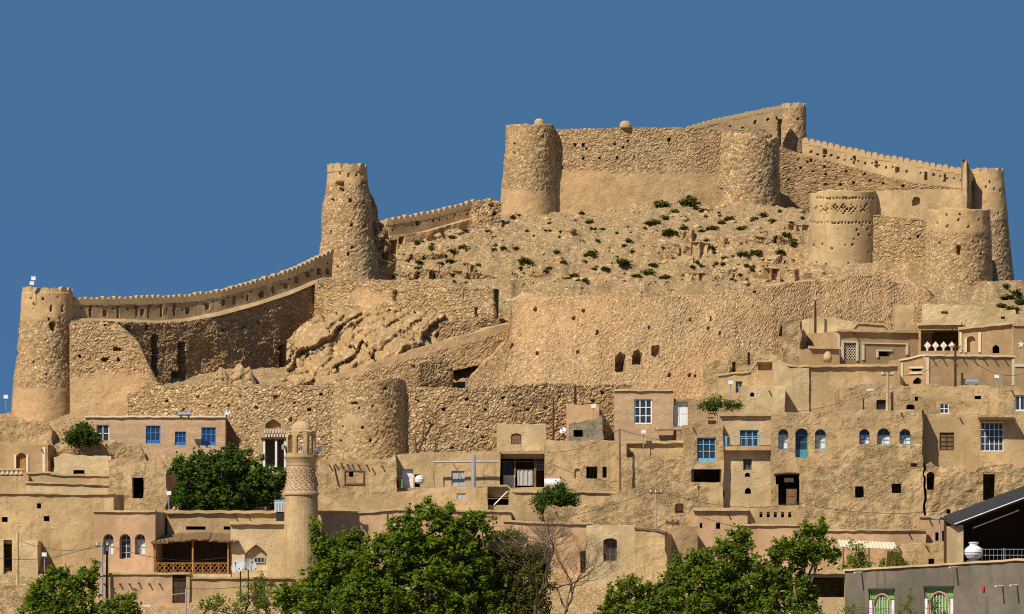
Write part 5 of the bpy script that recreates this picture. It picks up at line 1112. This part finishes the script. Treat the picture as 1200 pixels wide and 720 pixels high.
# lean-to with pale corrugated roof
c0, c1 = P(985, 641, 337), P(1052, 644, 337); g = thing('lean_to', P(1018, 670, 337), 'low lean-to with pale corrugated roof behind the grey house', 'lean-to'); m = MB(); n = 34
for k in range(n):
    a = c0 + (c1 - c0) * k / n; b = c0 + (c1 - c0) * (k + 1) / n; dz = .04 if k % 2 else 0
    m.add([a + (0, 0, dz), b + (0, 0, .04 - dz), b + (0, 2.5, .5 + .04 - dz), a + (0, 2.5, .5 + dz)], [[0, 1, 2, 3]])
put(g, m, 'roof', 'white_trim')
for q in (0.05, .5, .95): p = c0 + (c1 - c0) * q; m = MB(); m.tube([p - (0, -.1, 2.2), p + (0, .1, 0)], .06, 6); put(g, m, 'post', 'wood')

# ---- tanks, dishes, cooler, pipes, lamps
def barrel(x0, x1, y, D, label, mat, rpx):
    a, b = P(x0, y, D), P(x1, y, D); r = rpx * D / F; t = thing('water_tank', (a + b) / 2 - (0, 0, r), label, 'water tank', 'water tanks'); m = MB(); m.tube([a, a + (b - a) * .03, a + (b - a) * .97, b], [r * .85, r, r, r * .85], 18); put(t, m, 'drum', mat)
    for q in (.2, .8):
        p = a + (b - a) * q; m = MB(); m.box(p - (0, 0, r * 1.2), .12, r * 1.6, r * 1.2); put(t, m, 'cradle', 'darkmetal')
    for q in (.33, .66): p = a + (b - a) * q; d = (b - a) / np.linalg.norm(b - a); m = MB(); m.tube([p - d * .03, p + d * .03], r * 1.03, 18); put(t, m, 'hoop', mat)
barrel(1129, 1147, 448, 366, 'blue-grey steel drum tank on the roof at upper right', 'steel', 4)
barrel(638, 657, 566, 352.5, 'white drum tank on the terrace beside the dark veranda', 'white', 5)
barrel(209, 224, 485.5, 362, 'small galvanised drum tank on the roof of the brick house', 'steel', 2.3)
def dish(x, y, D, r, aim, label, mat='greymetal', ht=1.2):
    c = P(x, y, D); r = r * D / F; d = np.array((math.sin(aim), -math.cos(aim) * .85, .5)); d /= np.linalg.norm(d); m = MB(); a = np.cross(d, (0, 0, 1.)); a /= np.linalg.norm(a); b = np.cross(a, d); vs = []; fs = []; nr, na = 5, 20
    for i in range(nr + 1):
        q = i / nr
        for k in range(na): th = 2 * math.pi * k / na; vs.append(c + r * q * (a * math.cos(th) + b * math.sin(th)) + d * (.28 * r * q * q))
    for i in range(nr):
        for k in range(na): fs.append([i * na + k, i * na + (k + 1) % na, (i + 1) * na + (k + 1) % na, (i + 1) * na + k])
    m.add(vs, fs); m.add([v - d * .03 for v in vs], [f[::-1] for f in fs]); t = thing('satellite_dish', c - (0, 0, ht), label, 'satellite dish', 'satellite dishes'); put(t, m, 'reflector', mat if mat != 'greymetal' else 'tarp', True)
    m = MB(); m.tube([c - d * .05, c - d * .15 - (0, 0, .2), c - d * .15 - (0, 0, ht)], .05, 6); put(t, m, 'mast', 'darkmetal')
    m = MB(); m.tube([c + d * .05 - b * r * .95, c + d * r * .95 - b * r * .1], .02, 4); m.box(c + d * r * .95, .1, .1, .12); put(t, m, 'feed_arm', 'darkmetal')
dish(280.5, 664.5, 337.2, 9.5, -.5, 'large grey satellite dish under the balcony house', ht=2.6)
dish(292, 663, 338.3, 8.5, .5, 'second grey satellite dish partly behind the large one', ht=2.6)
dish(660, 505, 354.8, 4, -.4, 'small white satellite dish left of the grey stone shed', 'white', .8)
dish(266, 484, 361.5, 4, .4, 'small white dish on the wall right of the brick house', 'white', .9)
Dk = 343.8; c = P(328, 600, Dk); t = thing('air_cooler', c, 'white slatted air cooler with light blue rim left of the minaret', 'air cooler'); kk = Dk / F
m = MB(); m.box(c + (0, 0, 6.5 * kk), 12 * kk, .6, 13 * kk); put(t, m, 'casing', 'white')
for k in range(6): m = MB(); m.box(c + ((-4.6 + k * 1.85) * kk, -.32, 6 * kk), .045, .04, 10 * kk); put(t, m, 'slat', 'greymetal')
m = MB(); m.box(c + (0, 0, 13.3 * kk), 13.5 * kk, .68, 1.2 * kk); put(t, m, 'rim', 'skyblue')
m = MB(); m.box(c - (0, 0, .35), .5, .45, .7); put(t, m, 'stand', 'darkmetal')
Dp = 353.6; m = MB(); m.tube([P(508.5, 572, Dp), P(508.5, 541.5, Dp), P(584, 541, Dp)], .085, 7); t = thing('pipe', P(508, 572, Dp), 'pale bent pipe running along the mud house left of the veranda', 'pipe'); put(t, m, 'run', 'greymetal')
m = MB(); m.tube([P(530, 541.2, Dp), P(530, 541.2, Dp + .8)], .03, 5); put(t, m, 'bracket', 'darkmetal')
def pole(x, yt, yb, D, r, mat, label, cross=False, lamp=None, lean=0.0):
    a, b = P(x, yb, D), P(x + lean, yt, D); zg = min(a[2], float(terrain_z(a[0], a[1]))) - .3; foot = np.array((a[0], a[1], zg)); t = thing('utility_pole', a, label, 'pole', 'poles and masts')
    m = MB(); m.tube([foot, (foot + b) / 2, b], [r * 1.25, r * 1.1, r * .8], 8); put(t, m, 'shaft', mat)
    if cross:
        m = MB(); m.box(b - (0, 0, .25), .9, .07, .08); put(t, m, 'crossarm', 'darkmetal')
        for s in (-.38, 0, .38): m = MB(); m.lathe(b + (s, 0, -.2), [(.04, 0), (.06, .05), (.04, .1), (.06, .14), (.02, .2)], 7); put(t, m, 'insulator', 'white')
    if lamp:
        e = P(*lamp, D - .2); m = MB(); m.tube([b - (0, 0, .3), (b + e) / 2 + (0, 0, .1), e + (0, 0, .03)], .03, 5); put(t, m, 'arm', 'greymetal'); m = MB(); m.box(e, .55, .2, .1); put(t, m, 'lamp_head', 'white')
    return b
t_a = pole(20.5, 623, 690, 339.5, .11, 'mud_pale', 'pale pole near the left edge beside the dark doorway')
t_b = pole(119.5, 636, 676, 338, .08, 'greymetal', 'grey pole with insulators left of the three arched windows', True)
pole(125.5, 646, 674, 338.4, .09, 'wood_dark', 'short dark post beside the grey pole at left')
t_c = pole(218, 690, 740, 334, .07, 'greymetal', 'thin grey pole in front of the lower dark door', False, (166 + 6, 710))
t_d = pole(555, 533, 574, 352.8, .17, 'greymetal', 'thick pale mast in front of the house with the bent pipe')
t_e = pole(648.5, 466, 508, 358, .07, 'wood_dark', 'thin dark pole above the veranda house')
pole(674, 452, 474, 364.8, .13, 'wood_dark', 'short thick dark post on the rubble wall')
t_f = pole(727, 503, 566, 351.5, .08, 'wood', 'wooden pole in front of the long low wall', lean=-1)
t_g = pole(768.5, 574, 618, 344, .05, 'greymetal', 'thin pole above the cream house', True)
t_h = pole(1040, 436, 486, 361, .12, 'mud_pale', 'pale lamp post with a curved arm at right', True, (1020, 457))
pole(1045.5, 460, 484, 361.2, .11, 'wood_dark', 'dark post beside the pale lamp post')
t_i = pole(1119.5, 403, 455, 366, .10, 'wood_dark', 'tall dark pole in front of the columned porch', True)
pole(1127.5, 437, 453, 365.6, .12, 'wood_dark', 'short dark post left of the steel drum')
pole(955.5, 352, 374, 381.5, .10, 'wood_dark', 'lone dark post below the decorated tower')
pole(1009, 467, 482, 359, .07, 'wood_dark', 'small dark leaning post above the three arched windows', lean=3)
t_k = pole(1101, 600, 640, 343.8, .06, 'greymetal', 'thin pole with a lamp below the ruined house at right', False, (1096, 607))
def wire(a, b, sag, label):
    pts = []; a = np.asarray(a); b = np.asarray(b)
    for k in range(17): q = k / 16; pts.append(a + (b - a) * q - np.array((0, 0, sag * 4 * q * (1 - q))))
    m = MB(); m.tube(pts, .017, 4, False); o = m.build('overhead_wire', M['darkmetal']); tag(o, label, 'wire', 'overhead wires')
wire(t_b, P(-30, 648, 339), .8, 'sagging wire from the grey pole to the left edge')
wire(t_b - (0, 0, .25), t_a - (0, 0, .6), .5, 'lower wire between the grey pole and the pale pole at left')
wire(t_b, P(272, 652, 340.5), .7, 'wire from the grey pole across the wooden balcony')
wire(t_c, P(345, 676, 338), .3, 'low wire under the satellite dishes')
wire(t_g, P(560, 618, 343), .6, 'wire from the thin pole left towards the big green tree')
wire(t_g, P(938, 590, 343), .7, 'wire from the thin pole right across the ruined door')
wire(P(938, 590, 343), P(1100, 599, 343.2), .4, 'wire in front of the projecting rough storey')
wire(t_h - (0, 0, .9), P(912, 484, 362), .5, 'wire from the pale lamp post to the curved wall')
wire(t_i, P(1205, 436, 366), 1.1, 'wire from the tall dark pole to the right edge')
wire(t_i, P(1060, 440, 366.5), .7, 'wire from the tall dark pole to the gable wing')
wire(t_f, P(640, 530, 353.5), .5, 'wire from the wooden pole to the veranda house')
wire(t_f, P(812, 521, 354), .2, 'wire from the wooden pole right to the house with the big light blue window')
def flood(x, y, h, D, label, two=False):
    b = P(x, y + h, D); tp = P(x, y, D); t = thing('floodlight', b, label, 'floodlight', 'floodlights'); m = MB(); m.tube([b - (0, 0, .4), tp], .035, 5); put(t, m, 'post', 'greymetal')
    for k in range(2 if two else 1): m = MB(); m.box(tp + (.12 * k, -.05, .12 + .38 * k), .34, .18, .28); put(t, m, 'lamp_head', 'white')
flood(37.5, 334, 10, 372.2, 'white twin floodlight on top of the far left tower', True)
flood(695.5, 478, 14, 362.5, 'small floodlight in front of the pinkish hut')
flood(754, 508, 10, 355.8, 'small floodlight below the brick house window')
flood(198, 580, 18, 345.2, 'white lamp on the wall below the dark tree')
flood(7, 467, 8, 370, 'small lamp left of the far left tower')
flood(856, 450, 10, 368.6, 'small white lamp beside the grey door')
flood(52, 652, 12, 342, 'white lamp on the plain house at the left edge')
flood(1168, 443, 10, 366.2, 'small lamp right of the steel drum')
for (x0, y0, x1, y1, D, mt, lb) in ((464.5, 563, 468, 572, 353.9, 'red', 'red cloth hanging beside the white door'), (469, 562, 472, 572, 353.9, 'green', 'green and white cloth hanging beside the red cloth'), (1050, 655, 1053.5, 664, 336, 'red', 'small red cloth behind the grey cement house')):
    a, b = P(x0, y1, D), P(x1, y0, D); m = MB(); n = 5
    m.add([np.array((a[0] + (b[0] - a[0]) * k / n, D + .05 * math.sin(k * 1.9), z)) for z in (a[2], b[2]) for k in range(n + 1)], [[k, k + 1, k + n + 2, k + n + 1] for k in range(n)]); o = m.build('hanging_cloth', M[mt]); tag(o, lb, 'cloth')
# white sink-like bundle by the white door
a, b = P(487, 571, 353), P(496, 556, 353); m = MB(); m.lathe(((a[0] + b[0]) / 2, 353.2, a[2] + .25), [(.2, 0), (.33, .12), (.35, .35), (.25, .55), (.12, .62)], 10); o = m.build('white_sack', M['curtain']); tag(o, 'white sack standing beside the white door', 'sack')
# brick screen on the roof garden
g = thing('brick_screen', P(838, 488, 366), 'openwork brick screen under the roof garden', 'wall'); Dq = 353.3
m = MB(); a, b = P(812, 491, Dq), P(862, 491, Dq); m.box(((a[0] + b[0]) / 2, Dq + .2, a[2] - .05), b[0] - a[0], .4, .12); put(g, m, 'ledge', 'coping')
g['_loc'] = g['_loc']
for j in range(3):
    for k in range(15): c = P(815 + k * 3.2 + (j % 2) * 1.6, 488.5 - j * 2.6, Dq + .2); m = MB(); m.box(c, .11, .22, .12); put(g, m, 'brick', 'mud_pink')

# broken doorway of the rough house
rd, wd = HOUSES['rough mud house with arched blue door between two arched windows']
window(rd, wd, R, 920, 560, 931, 565, 'white_trim', 2, 1, 'curtain', rec=.9, bw=.08)
door(rd, wd, R, 922, 573, 934, 592, 'wood', rec=.5, leaves=1)
m = MB(); a, zb_, b, zt_ = wd.rect(907, 553, 939, 556.5); m.tube([wd.pt(a, zb_, .05), wd.pt((a + b) / 2, zb_ + .1, .08), wd.pt(b, zb_ + .05, .05)], .09, 6); put(rd, m, 'lintel', 'wood_dark')
m = MB(); a, zb_, b, zt_ = wd.rect(906, 568, 914, 592); m.box(wd.pt((a + b) / 2, (zb_ + zt_) / 2, -.1), (b - a) * .5, .2, zt_ - zb_); put(rd, m, 'jamb', 'mud_worn')

rf_, wf_ = HOUSES['mud house with beam ends and a framed blind window right of the minaret']
for q in ((403, 551, 427, 552.6), (403, 566.4, 427, 568), (403, 552.6, 404.6, 566.4), (425.4, 552.6, 427, 566.4)): trim(rf_, wf_, *q, 'wood', .03, 'blind_window_frame')
m = MB(); u, z = wf_.uv(391, 545); m.tube([wf_.pt(u, z, .06), wf_.pt(u + .35, wf_.uv(391, 569)[1], .12)], .045, 5); put(rf_, m, 'leaning_beam', 'wood_dark')
ry_, wy_ = HOUSES['low mud terrace wall behind the small round bush']
m = MB(); a, zb_, b, zt_ = wy_.rect(579, 576, 595, 592); m.tube([wy_.pt(a, zb_, .04), wy_.pt(b, zt_, .04)], .05, 5); put(ry_, m, 'white_bar', 'white')
# ================================================================== trees, shrubs, stones
def leaves(centers, radii, n_each, size, seed):
    r = np.random.default_rng(seed); c = np.repeat(np.asarray(centers), n_each, 0); rr = np.repeat(np.asarray(radii), n_each)
    n = len(c); d = r.normal(size=(n, 3)); p = c + d * (rr * 0.5)[:, None]
    a = r.normal(size=(n, 3)); a[:, 2] *= .6; a /= np.linalg.norm(a, axis=1, keepdims=True)
    up = r.normal(size=(n, 3)) * .6 + np.array((-.3, -.5, .8)); b = np.cross(a, up); b /= np.linalg.norm(b, axis=1, keepdims=True) + 1e-9
    s = size * r.uniform(.5, 1.4, n)[:, None]; nn = np.cross(a, b)
    V = np.stack([p - a * s * .5, p + b * s * .32 + nn * s * .08, p + a * s * .55, p - b * s * .32 + nn * s * .08], 1).reshape(-1, 3)
    i = np.arange(n)[:, None] * 4
    return V, np.concatenate([i + np.array([0, 1, 2])[None], i + np.array([0, 2, 3])[None]], 0)
def tree(name, label, blobs, D, mat='leaf', dens=1.0, size=.17, base=None, trunk=.22, seed=1, clump=.34, group='village trees', cat='tree', spread=1.0, nl=30):
    r = np.random.default_rng(seed); cents = []; rad = []
    for (x, y, rx, ry) in blobs:
        nclump = max(4, int(dens * rx * ry * math.pi / 22))
        c = P(x, y, D); k = D / F; rd = (rx + ry) / 2 * k
        v = r.normal(size=(nclump, 3)); v /= np.linalg.norm(v, axis=1, keepdims=True); q = r.uniform(.2, 1, nclump) ** .5 * np.where(r.uniform(size=nclump) > .9, 1.28, 1.0) * (1 + .18 * fbm(v * 1.7 + seed, 1.0, 2, seed))
        cents.append(c + v * q[:, None] * np.array((rx * k, rd * spread, ry * k))); rad.append(r.uniform(.6, 1.2, nclump) * clump)
    cents = np.concatenate(cents); rad = np.concatenate(rad)
    bx = np.mean([b[0] for b in blobs]) if base is None else base
    p0 = P(bx, 700, D); zg = float(terrain_z(p0[0], p0[1])) - .1; foot = np.array((p0[0], p0[1], zg))
    t = thing(name, foot, label, cat, group)
    V, Fa = leaves(cents, rad, nl, size, seed); keep = None
    mesh_obj('crown', V, Fa, M[mat], t)
    m = MB(); top = cents.mean(0); zmid = foot[2] + (top[2] - foot[2]) * .55; mid = np.array((foot[0] * .6 + top[0] * .4, foot[1], zmid))
    m.tube([foot, (foot + mid) / 2 + r.normal(size=3) * .1, mid], [trunk, trunk * .85, trunk * .7], 8)
    for (x, y, rx, ry) in blobs:
        c = P(x, y, D); j = (mid + c) / 2 + r.normal(size=3) * .25; m.tube([mid, j, c], [trunk * .5, trunk * .35, trunk * .2], 6)
        idx = r.choice(len(cents), size=min(len(cents), 200), replace=False); ds = np.linalg.norm(cents[idx] - c, axis=1); near = idx[np.argsort(ds)[:9]]
        for q in near: e = cents[q]; m.tube([c, (c + e) / 2 + r.normal(size=3) * .1, e], [trunk * .2, trunk * .12, .015], 5)
    m.build('trunk', M['bark'], t)
    return t
tree('mulberry_tree', 'green tree at the lower left in front of the plain mud house', [(78, 702, 34, 30), (60, 688, 22, 20), (98, 684, 20, 18), (110, 667, 9, 10), (40, 702, 15, 14), (72, 672, 14, 9), (85, 728, 55, 22), (50, 718, 26, 20)], 331, dens=.52, seed=3, size=.27)
tree('mulberry_tree', 'small leafy tree top at the bottom left beside the spouted wall', [(140, 709, 18, 12), (151, 700, 9, 7), (128, 716, 12, 10), (142, 725, 24, 12)], 330, dens=.6, seed=4, size=.27)
tree('mulberry_tree', 'pale green sapling in front of the satellite dishes', [(262, 704, 20, 14), (290, 695, 22, 16), (312, 684, 12, 12), (300, 715, 34, 16), (245, 714, 14, 10)], 332, dens=.42, seed=5, size=.17, trunk=.12)
tree('mulberry_tree', 'biggest green tree in the bottom centre', [(508, 622, 46, 34), (545, 630, 30, 28), (470, 640, 40, 34), (440, 665, 42, 36), (535, 665, 44, 38), (490, 690, 70, 44), (566, 612, 12, 12), (440, 705, 50, 34), (545, 705, 46, 30)], 326, dens=.7, seed=6, size=.27, trunk=.3)
tree('mulberry_tree', 'green tree with an upright shoot left of the biggest tree', [(372, 622, 8, 22), (385, 645, 20, 20), (402, 668, 30, 30), (378, 690, 34, 30), (345, 702, 26, 22), (400, 712, 60, 26), (412, 632, 14, 14)], 327.5, dens=.7, seed=7, size=.27, trunk=.24)
tree('willow_tree', 'grey-green feathery tree right of the biggest tree', [(592, 650, 34, 26), (570, 678, 38, 30), (612, 682, 36, 34), (632, 655, 14, 18), (590, 715, 60, 30)], 328, 'leaf_olive', dens=1.7, seed=8, size=.17, trunk=.2, nl=34)
tree('mulberry_tree', 'leafy green tree under the cream house', [(742, 694, 30, 20), (770, 700, 26, 24), (720, 708, 22, 18), (800, 672, 26, 24), (795, 702, 34, 26), (755, 722, 50, 20)], 327, dens=.55, seed=9, size=.24)
tree('mulberry_tree', 'tallest leafy tree of the right group under the pink house', [(845, 662, 30, 30), (868, 628, 12, 16), (862, 645, 20, 18), (826, 690, 36, 32), (870, 690, 40, 36), (850, 718, 60, 26), (815, 655, 14, 12)], 326, dens=.62, seed=10, size=.27, trunk=.26)
tree('mulberry_tree', 'rightmost tree of the right group beside the small pale house', [(945, 632, 26, 20), (925, 650, 24, 22), (962, 650, 22, 18), (905, 672, 24, 26), (925, 690, 34, 26), (918, 720, 50, 24), (965, 618, 10, 10)], 325, dens=.55, seed=12, size=.27)
tree('cypress_tree', 'slim dark tree above the grey cement house', [(1003, 646, 10, 14), (998, 664, 16, 14), (1012, 660, 10, 12)], 335, dens=.8, seed=13, size=.16, trunk=.1)
tree('bush', 'leafy bush behind the grey cement house near the red cloth', [(1052, 652, 8, 9), (1040, 662, 14, 8), (1060, 662, 9, 7)], 335.5, dens=.7, seed=14, size=.15, trunk=.06, cat='bush')
tree('mulberry_tree', 'dense dark green tree behind the mud wall left of the minaret', [(262, 553, 38, 26), (235, 560, 24, 28), (295, 570, 30, 26), (258, 585, 50, 26), (318, 578, 16, 20), (215, 552, 12, 18), (325, 560, 10, 12), (230, 590, 26, 22)], 350.5, 'leaf_dark', dens=1.15, seed=15, size=.27, trunk=.3, base=262)
tree('bush', 'small round dark bush in front of the veranda house', [(640, 582, 14, 10), (660, 580, 15, 11), (650, 588, 24, 8), (655, 572, 8, 7), (640, 595, 12, 6), (662, 595, 12, 6)], 346.6, 'leaf_dark', dens=1.8, seed=16, size=.17, trunk=.06, cat='bush')
tree('bush', 'dark bush in front of the brick house at left', [(95, 508, 18, 8), (85, 513, 13, 6), (110, 512, 11, 6), (98, 500, 8, 5), (90, 517, 14, 5), (106, 517, 12, 5)], 361.2, 'leaf_dark', dens=2.4, seed=17, size=.17, trunk=.06, cat='bush')
tree('bush', 'dark climbing plant of the roof garden above the light blue window', [(828, 475, 10, 5), (845, 473, 13, 6), (860, 476, 9, 5)], 357, 'leaf_dark', dens=2.6, seed=18, size=.15, trunk=.04, cat='bush')
tree('bush', 'vine between the two green windows of the grey house', [(1066, 706, 6, 9), (1060, 716, 9, 8)], 314.2, 'leaf', dens=.7, seed=19, size=.14, trunk=.03, cat='bush')
tree('bush', 'vine over the right green window of the grey house', [(1094, 708, 5, 8), (1100, 716, 12, 6)], 311.6, 'leaf_olive', dens=.6, seed=20, size=.13, trunk=.03, cat='bush')
tree('bush', 'vine at the left end of the grey house', [(993, 715, 9, 8), (1130, 718, 8, 5)], 315.5, 'leaf', dens=.6, seed=21, size=.14, trunk=.03, cat='bush')
def bare_tree(label, x, yb, D, h, r0, seed, lean=0.0, levels=5, spreadk=1.0, mat='bark'):
    r = np.random.default_rng(seed); p = P(x, yb, D); p[2] = min(p[2], float(terrain_z(p[0], p[1]))); m = MB()
    t = thing('bare_tree', p, label, 'tree', 'bare trees')
    def grow(p, d, L, rad, lv):
        pts = [p]; q = p.copy(); dd = d.copy()
        for k in range(3): dd = dd + r.normal(size=3) * .14; dd[2] += .03; dd /= np.linalg.norm(dd); q = q + dd * L / 3; pts.append(q.copy())
        m.tube(pts, [rad, rad * .85, rad * .72, rad * .6], 6 if lv < 3 else 4, False)
        if lv >= levels: return
        for k in range(r.integers(2, 4) if lv < 4 else r.integers(3, 5)):
            a = dd + r.normal(size=3) * np.array((.55, .5, .4)) * spreadk; a[2] = abs(a[2]) * .7 + .25; a /= np.linalg.norm(a)
            grow(pts[-1 if k < 2 else 2], a, L * r.uniform(.62, .85), rad * .58, lv + 1)
    d0 = np.array((lean, 0, 1.)); d0 /= np.linalg.norm(d0); grow(p, d0, h, r0, 0); m.build('branches', M[mat], t, smooth=True)
bare_tree('bare grey tree without leaves between the olive tree and the cream house', 625, 760, 325, 3.05, .2, 5, .15, 7)
bare_tree('leaning bare branches right of the large bare tree', 650, 760, 326.5, 2.8, .15, 9, .3, 7)
bare_tree('small dark bare tree standing against the round bastion', 490, 545, 359.6, 2.0, .13, 4, .02, 4, .8, 'wood_dark')
# ---- hillside shrubs
def shrub_mesh(k):
    r = np.random.default_rng(100 + k); n = 16; v = r.normal(size=(n, 3)); v /= np.linalg.norm(v, axis=1, keepdims=True); v[:, 2] = np.abs(v[:, 2]); v *= r.uniform(.3, .8, n)[:, None]
    V, Fa = leaves(v, np.full(n, .42), 16, .42, 200 + k); me = bpy.data.meshes.new('shrub'); me.from_pydata(V.tolist(), [], Fa.tolist()); me.update(); me.materials.append(M['leaf_scrub'])
    a = me.attributes.new('rest', 'FLOAT_VECTOR', 'POINT'); a.data.foreach_set('vector', (V + k * 3.7).astype(np.float32).ravel()); return me
SHR = [shrub_mesh(k) for k in range(5)]
def ground_at(x, y):
    Ds_ = np.arange(330, 456, .25); X = (x - 600) * Ds_ / F; Z = ZC + (HY - y) * Ds_ / F; tz = terrain_z(X, Ds_); i = np.argmax(tz >= Z); return (X[i], Ds_[i], tz[i]) if tz[i] >= Z[i] else None
sp = [(775, 243, 12), (808, 241, 14), (765, 263, 12), (778, 258, 8), (737, 285, 8), (785, 277, 10), (825, 250, 8), (802, 272, 10), (835, 270, 10), (868, 270, 8), (895, 254, 8), (760, 322, 10), (780, 328, 10), (730, 313, 12), (671, 325, 8), (694, 300, 10), (830, 292, 8), (885, 302, 10), (870, 300, 8),
      (532, 296, 8), (578, 295, 6), (590, 295, 6), (604, 296, 5), (614, 313, 8), (622, 312, 8), (505, 297, 6), (457, 328, 8), (475, 326, 6), (478, 307, 5), (490, 309, 5), (527, 310, 6), (544, 295, 8), (685, 330, 6), (530, 282, 6), (545, 272, 5), (800, 240, 8), (815, 246, 7), (790, 250, 7), (755, 270, 6), (845, 262, 6), (855, 258, 7), (905, 262, 6), (915, 300, 9), (930, 290, 8), (922, 278, 6), (710, 320, 7), (745, 325, 7), (700, 285, 5), (690, 262, 7), (682, 252, 6), (695, 270, 6), (640, 320, 5), (660, 312, 5), (560, 312, 5), (1180, 352, 11), (1190, 346, 10), (1186, 364, 12), (1196, 356, 9), (1173, 360, 8), (1178, 338, 7)]
def shrub(x, y, w, D=None, p=None, lab='low dark green shrub growing on the stony slope below the citadel', grp='shrubs on the castle slope'):
    g_ = ground_at(x, y) if p is None else p
    if g_ is None: return
    o = bpy.data.objects.new('shrub', random.choice(SHR)); C.objects.link(o); o.location = g_; s = w * g_[1] / F * .85; o.scale = (s * random.uniform(.9, 1.3), s, s * random.uniform(.55, .9)); o.rotation_euler = (0, 0, random.uniform(0, 6.28))
    tag(o, lab, 'shrub', grp)
for q in sp:
    if q[0] > 1165: shrub(*q, lab='green shrub on the bare slope right of the lower right bastion', grp='shrubs right of the bastion')
    else: shrub(*q)
rs_ = np.random.default_rng(77)
for k in range(95):
    x = rs_.uniform(455, 940); y = rs_.uniform(246, 332); shrub(x, y, rs_.uniform(2.5, 5.5))
for x, y, D, w in ((505, 410, 379.3, 8), (515, 408, 379.4, 6), (455, 424, 378, 9), (467, 431, 377, 9), (440, 432, 377.5, 6), (418, 437, 377.3, 6), (480, 417, 378.6, 6), (527, 402, 379.6, 6), (545, 396, 380, 5), (560, 391, 380.3, 5), (400, 443, 376.9, 7), (362, 450, 376.5, 8), (350, 452, 375, 7), (427, 440, 376.8, 6), (520, 452, 375, 6)):
    shrub(0, 0, w, p=tuple(P(x, y + 2, D - .3)), lab='small green shrub growing along the ramp wall below the bedrock', grp='shrubs along the ramp')
# ---- stones lying on the slope and between the houses
r = np.random.default_rng(5); vs = []; fs = []; nst = 5200; b0 = np.array([(1, 0, 0), (-1, 0, 0), (0, 1, 0), (0, -1, 0), (0, 0, 1), (0, 0, -1)], float); f0 = np.array([(0, 2, 4), (2, 1, 4), (1, 3, 4), (3, 0, 4), (2, 0, 5), (1, 2, 5), (3, 1, 5), (0, 3, 5)])
X = r.uniform(-13, 27, nst); Y = r.uniform(398, 432, nst); X[:1600] = r.uniform(-42, 42, 1600); Y[:1600] = r.uniform(340, 398, 1600); Z = terrain_z(X, Y); S = r.uniform(.06, .2, nst) * (1 + 1.6 * (r.uniform(size=nst) > .93))
V = b0[None] * r.uniform(.6, 1.2, (nst, 6, 1)) * S[:, None, None] * np.array((1.2, 1, .75)) + np.stack([X, Y, Z], -1)[:, None]
th = r.uniform(0, 6.28, nst)
o = mesh_obj('scattered_stones', V.reshape(-1, 3), (f0[None] + (np.arange(nst) * 6)[:, None, None]).reshape(-1, 3), M['mud_worn']); tag(o, 'loose stones strewn over the slope', 'stones', kind='stuff')
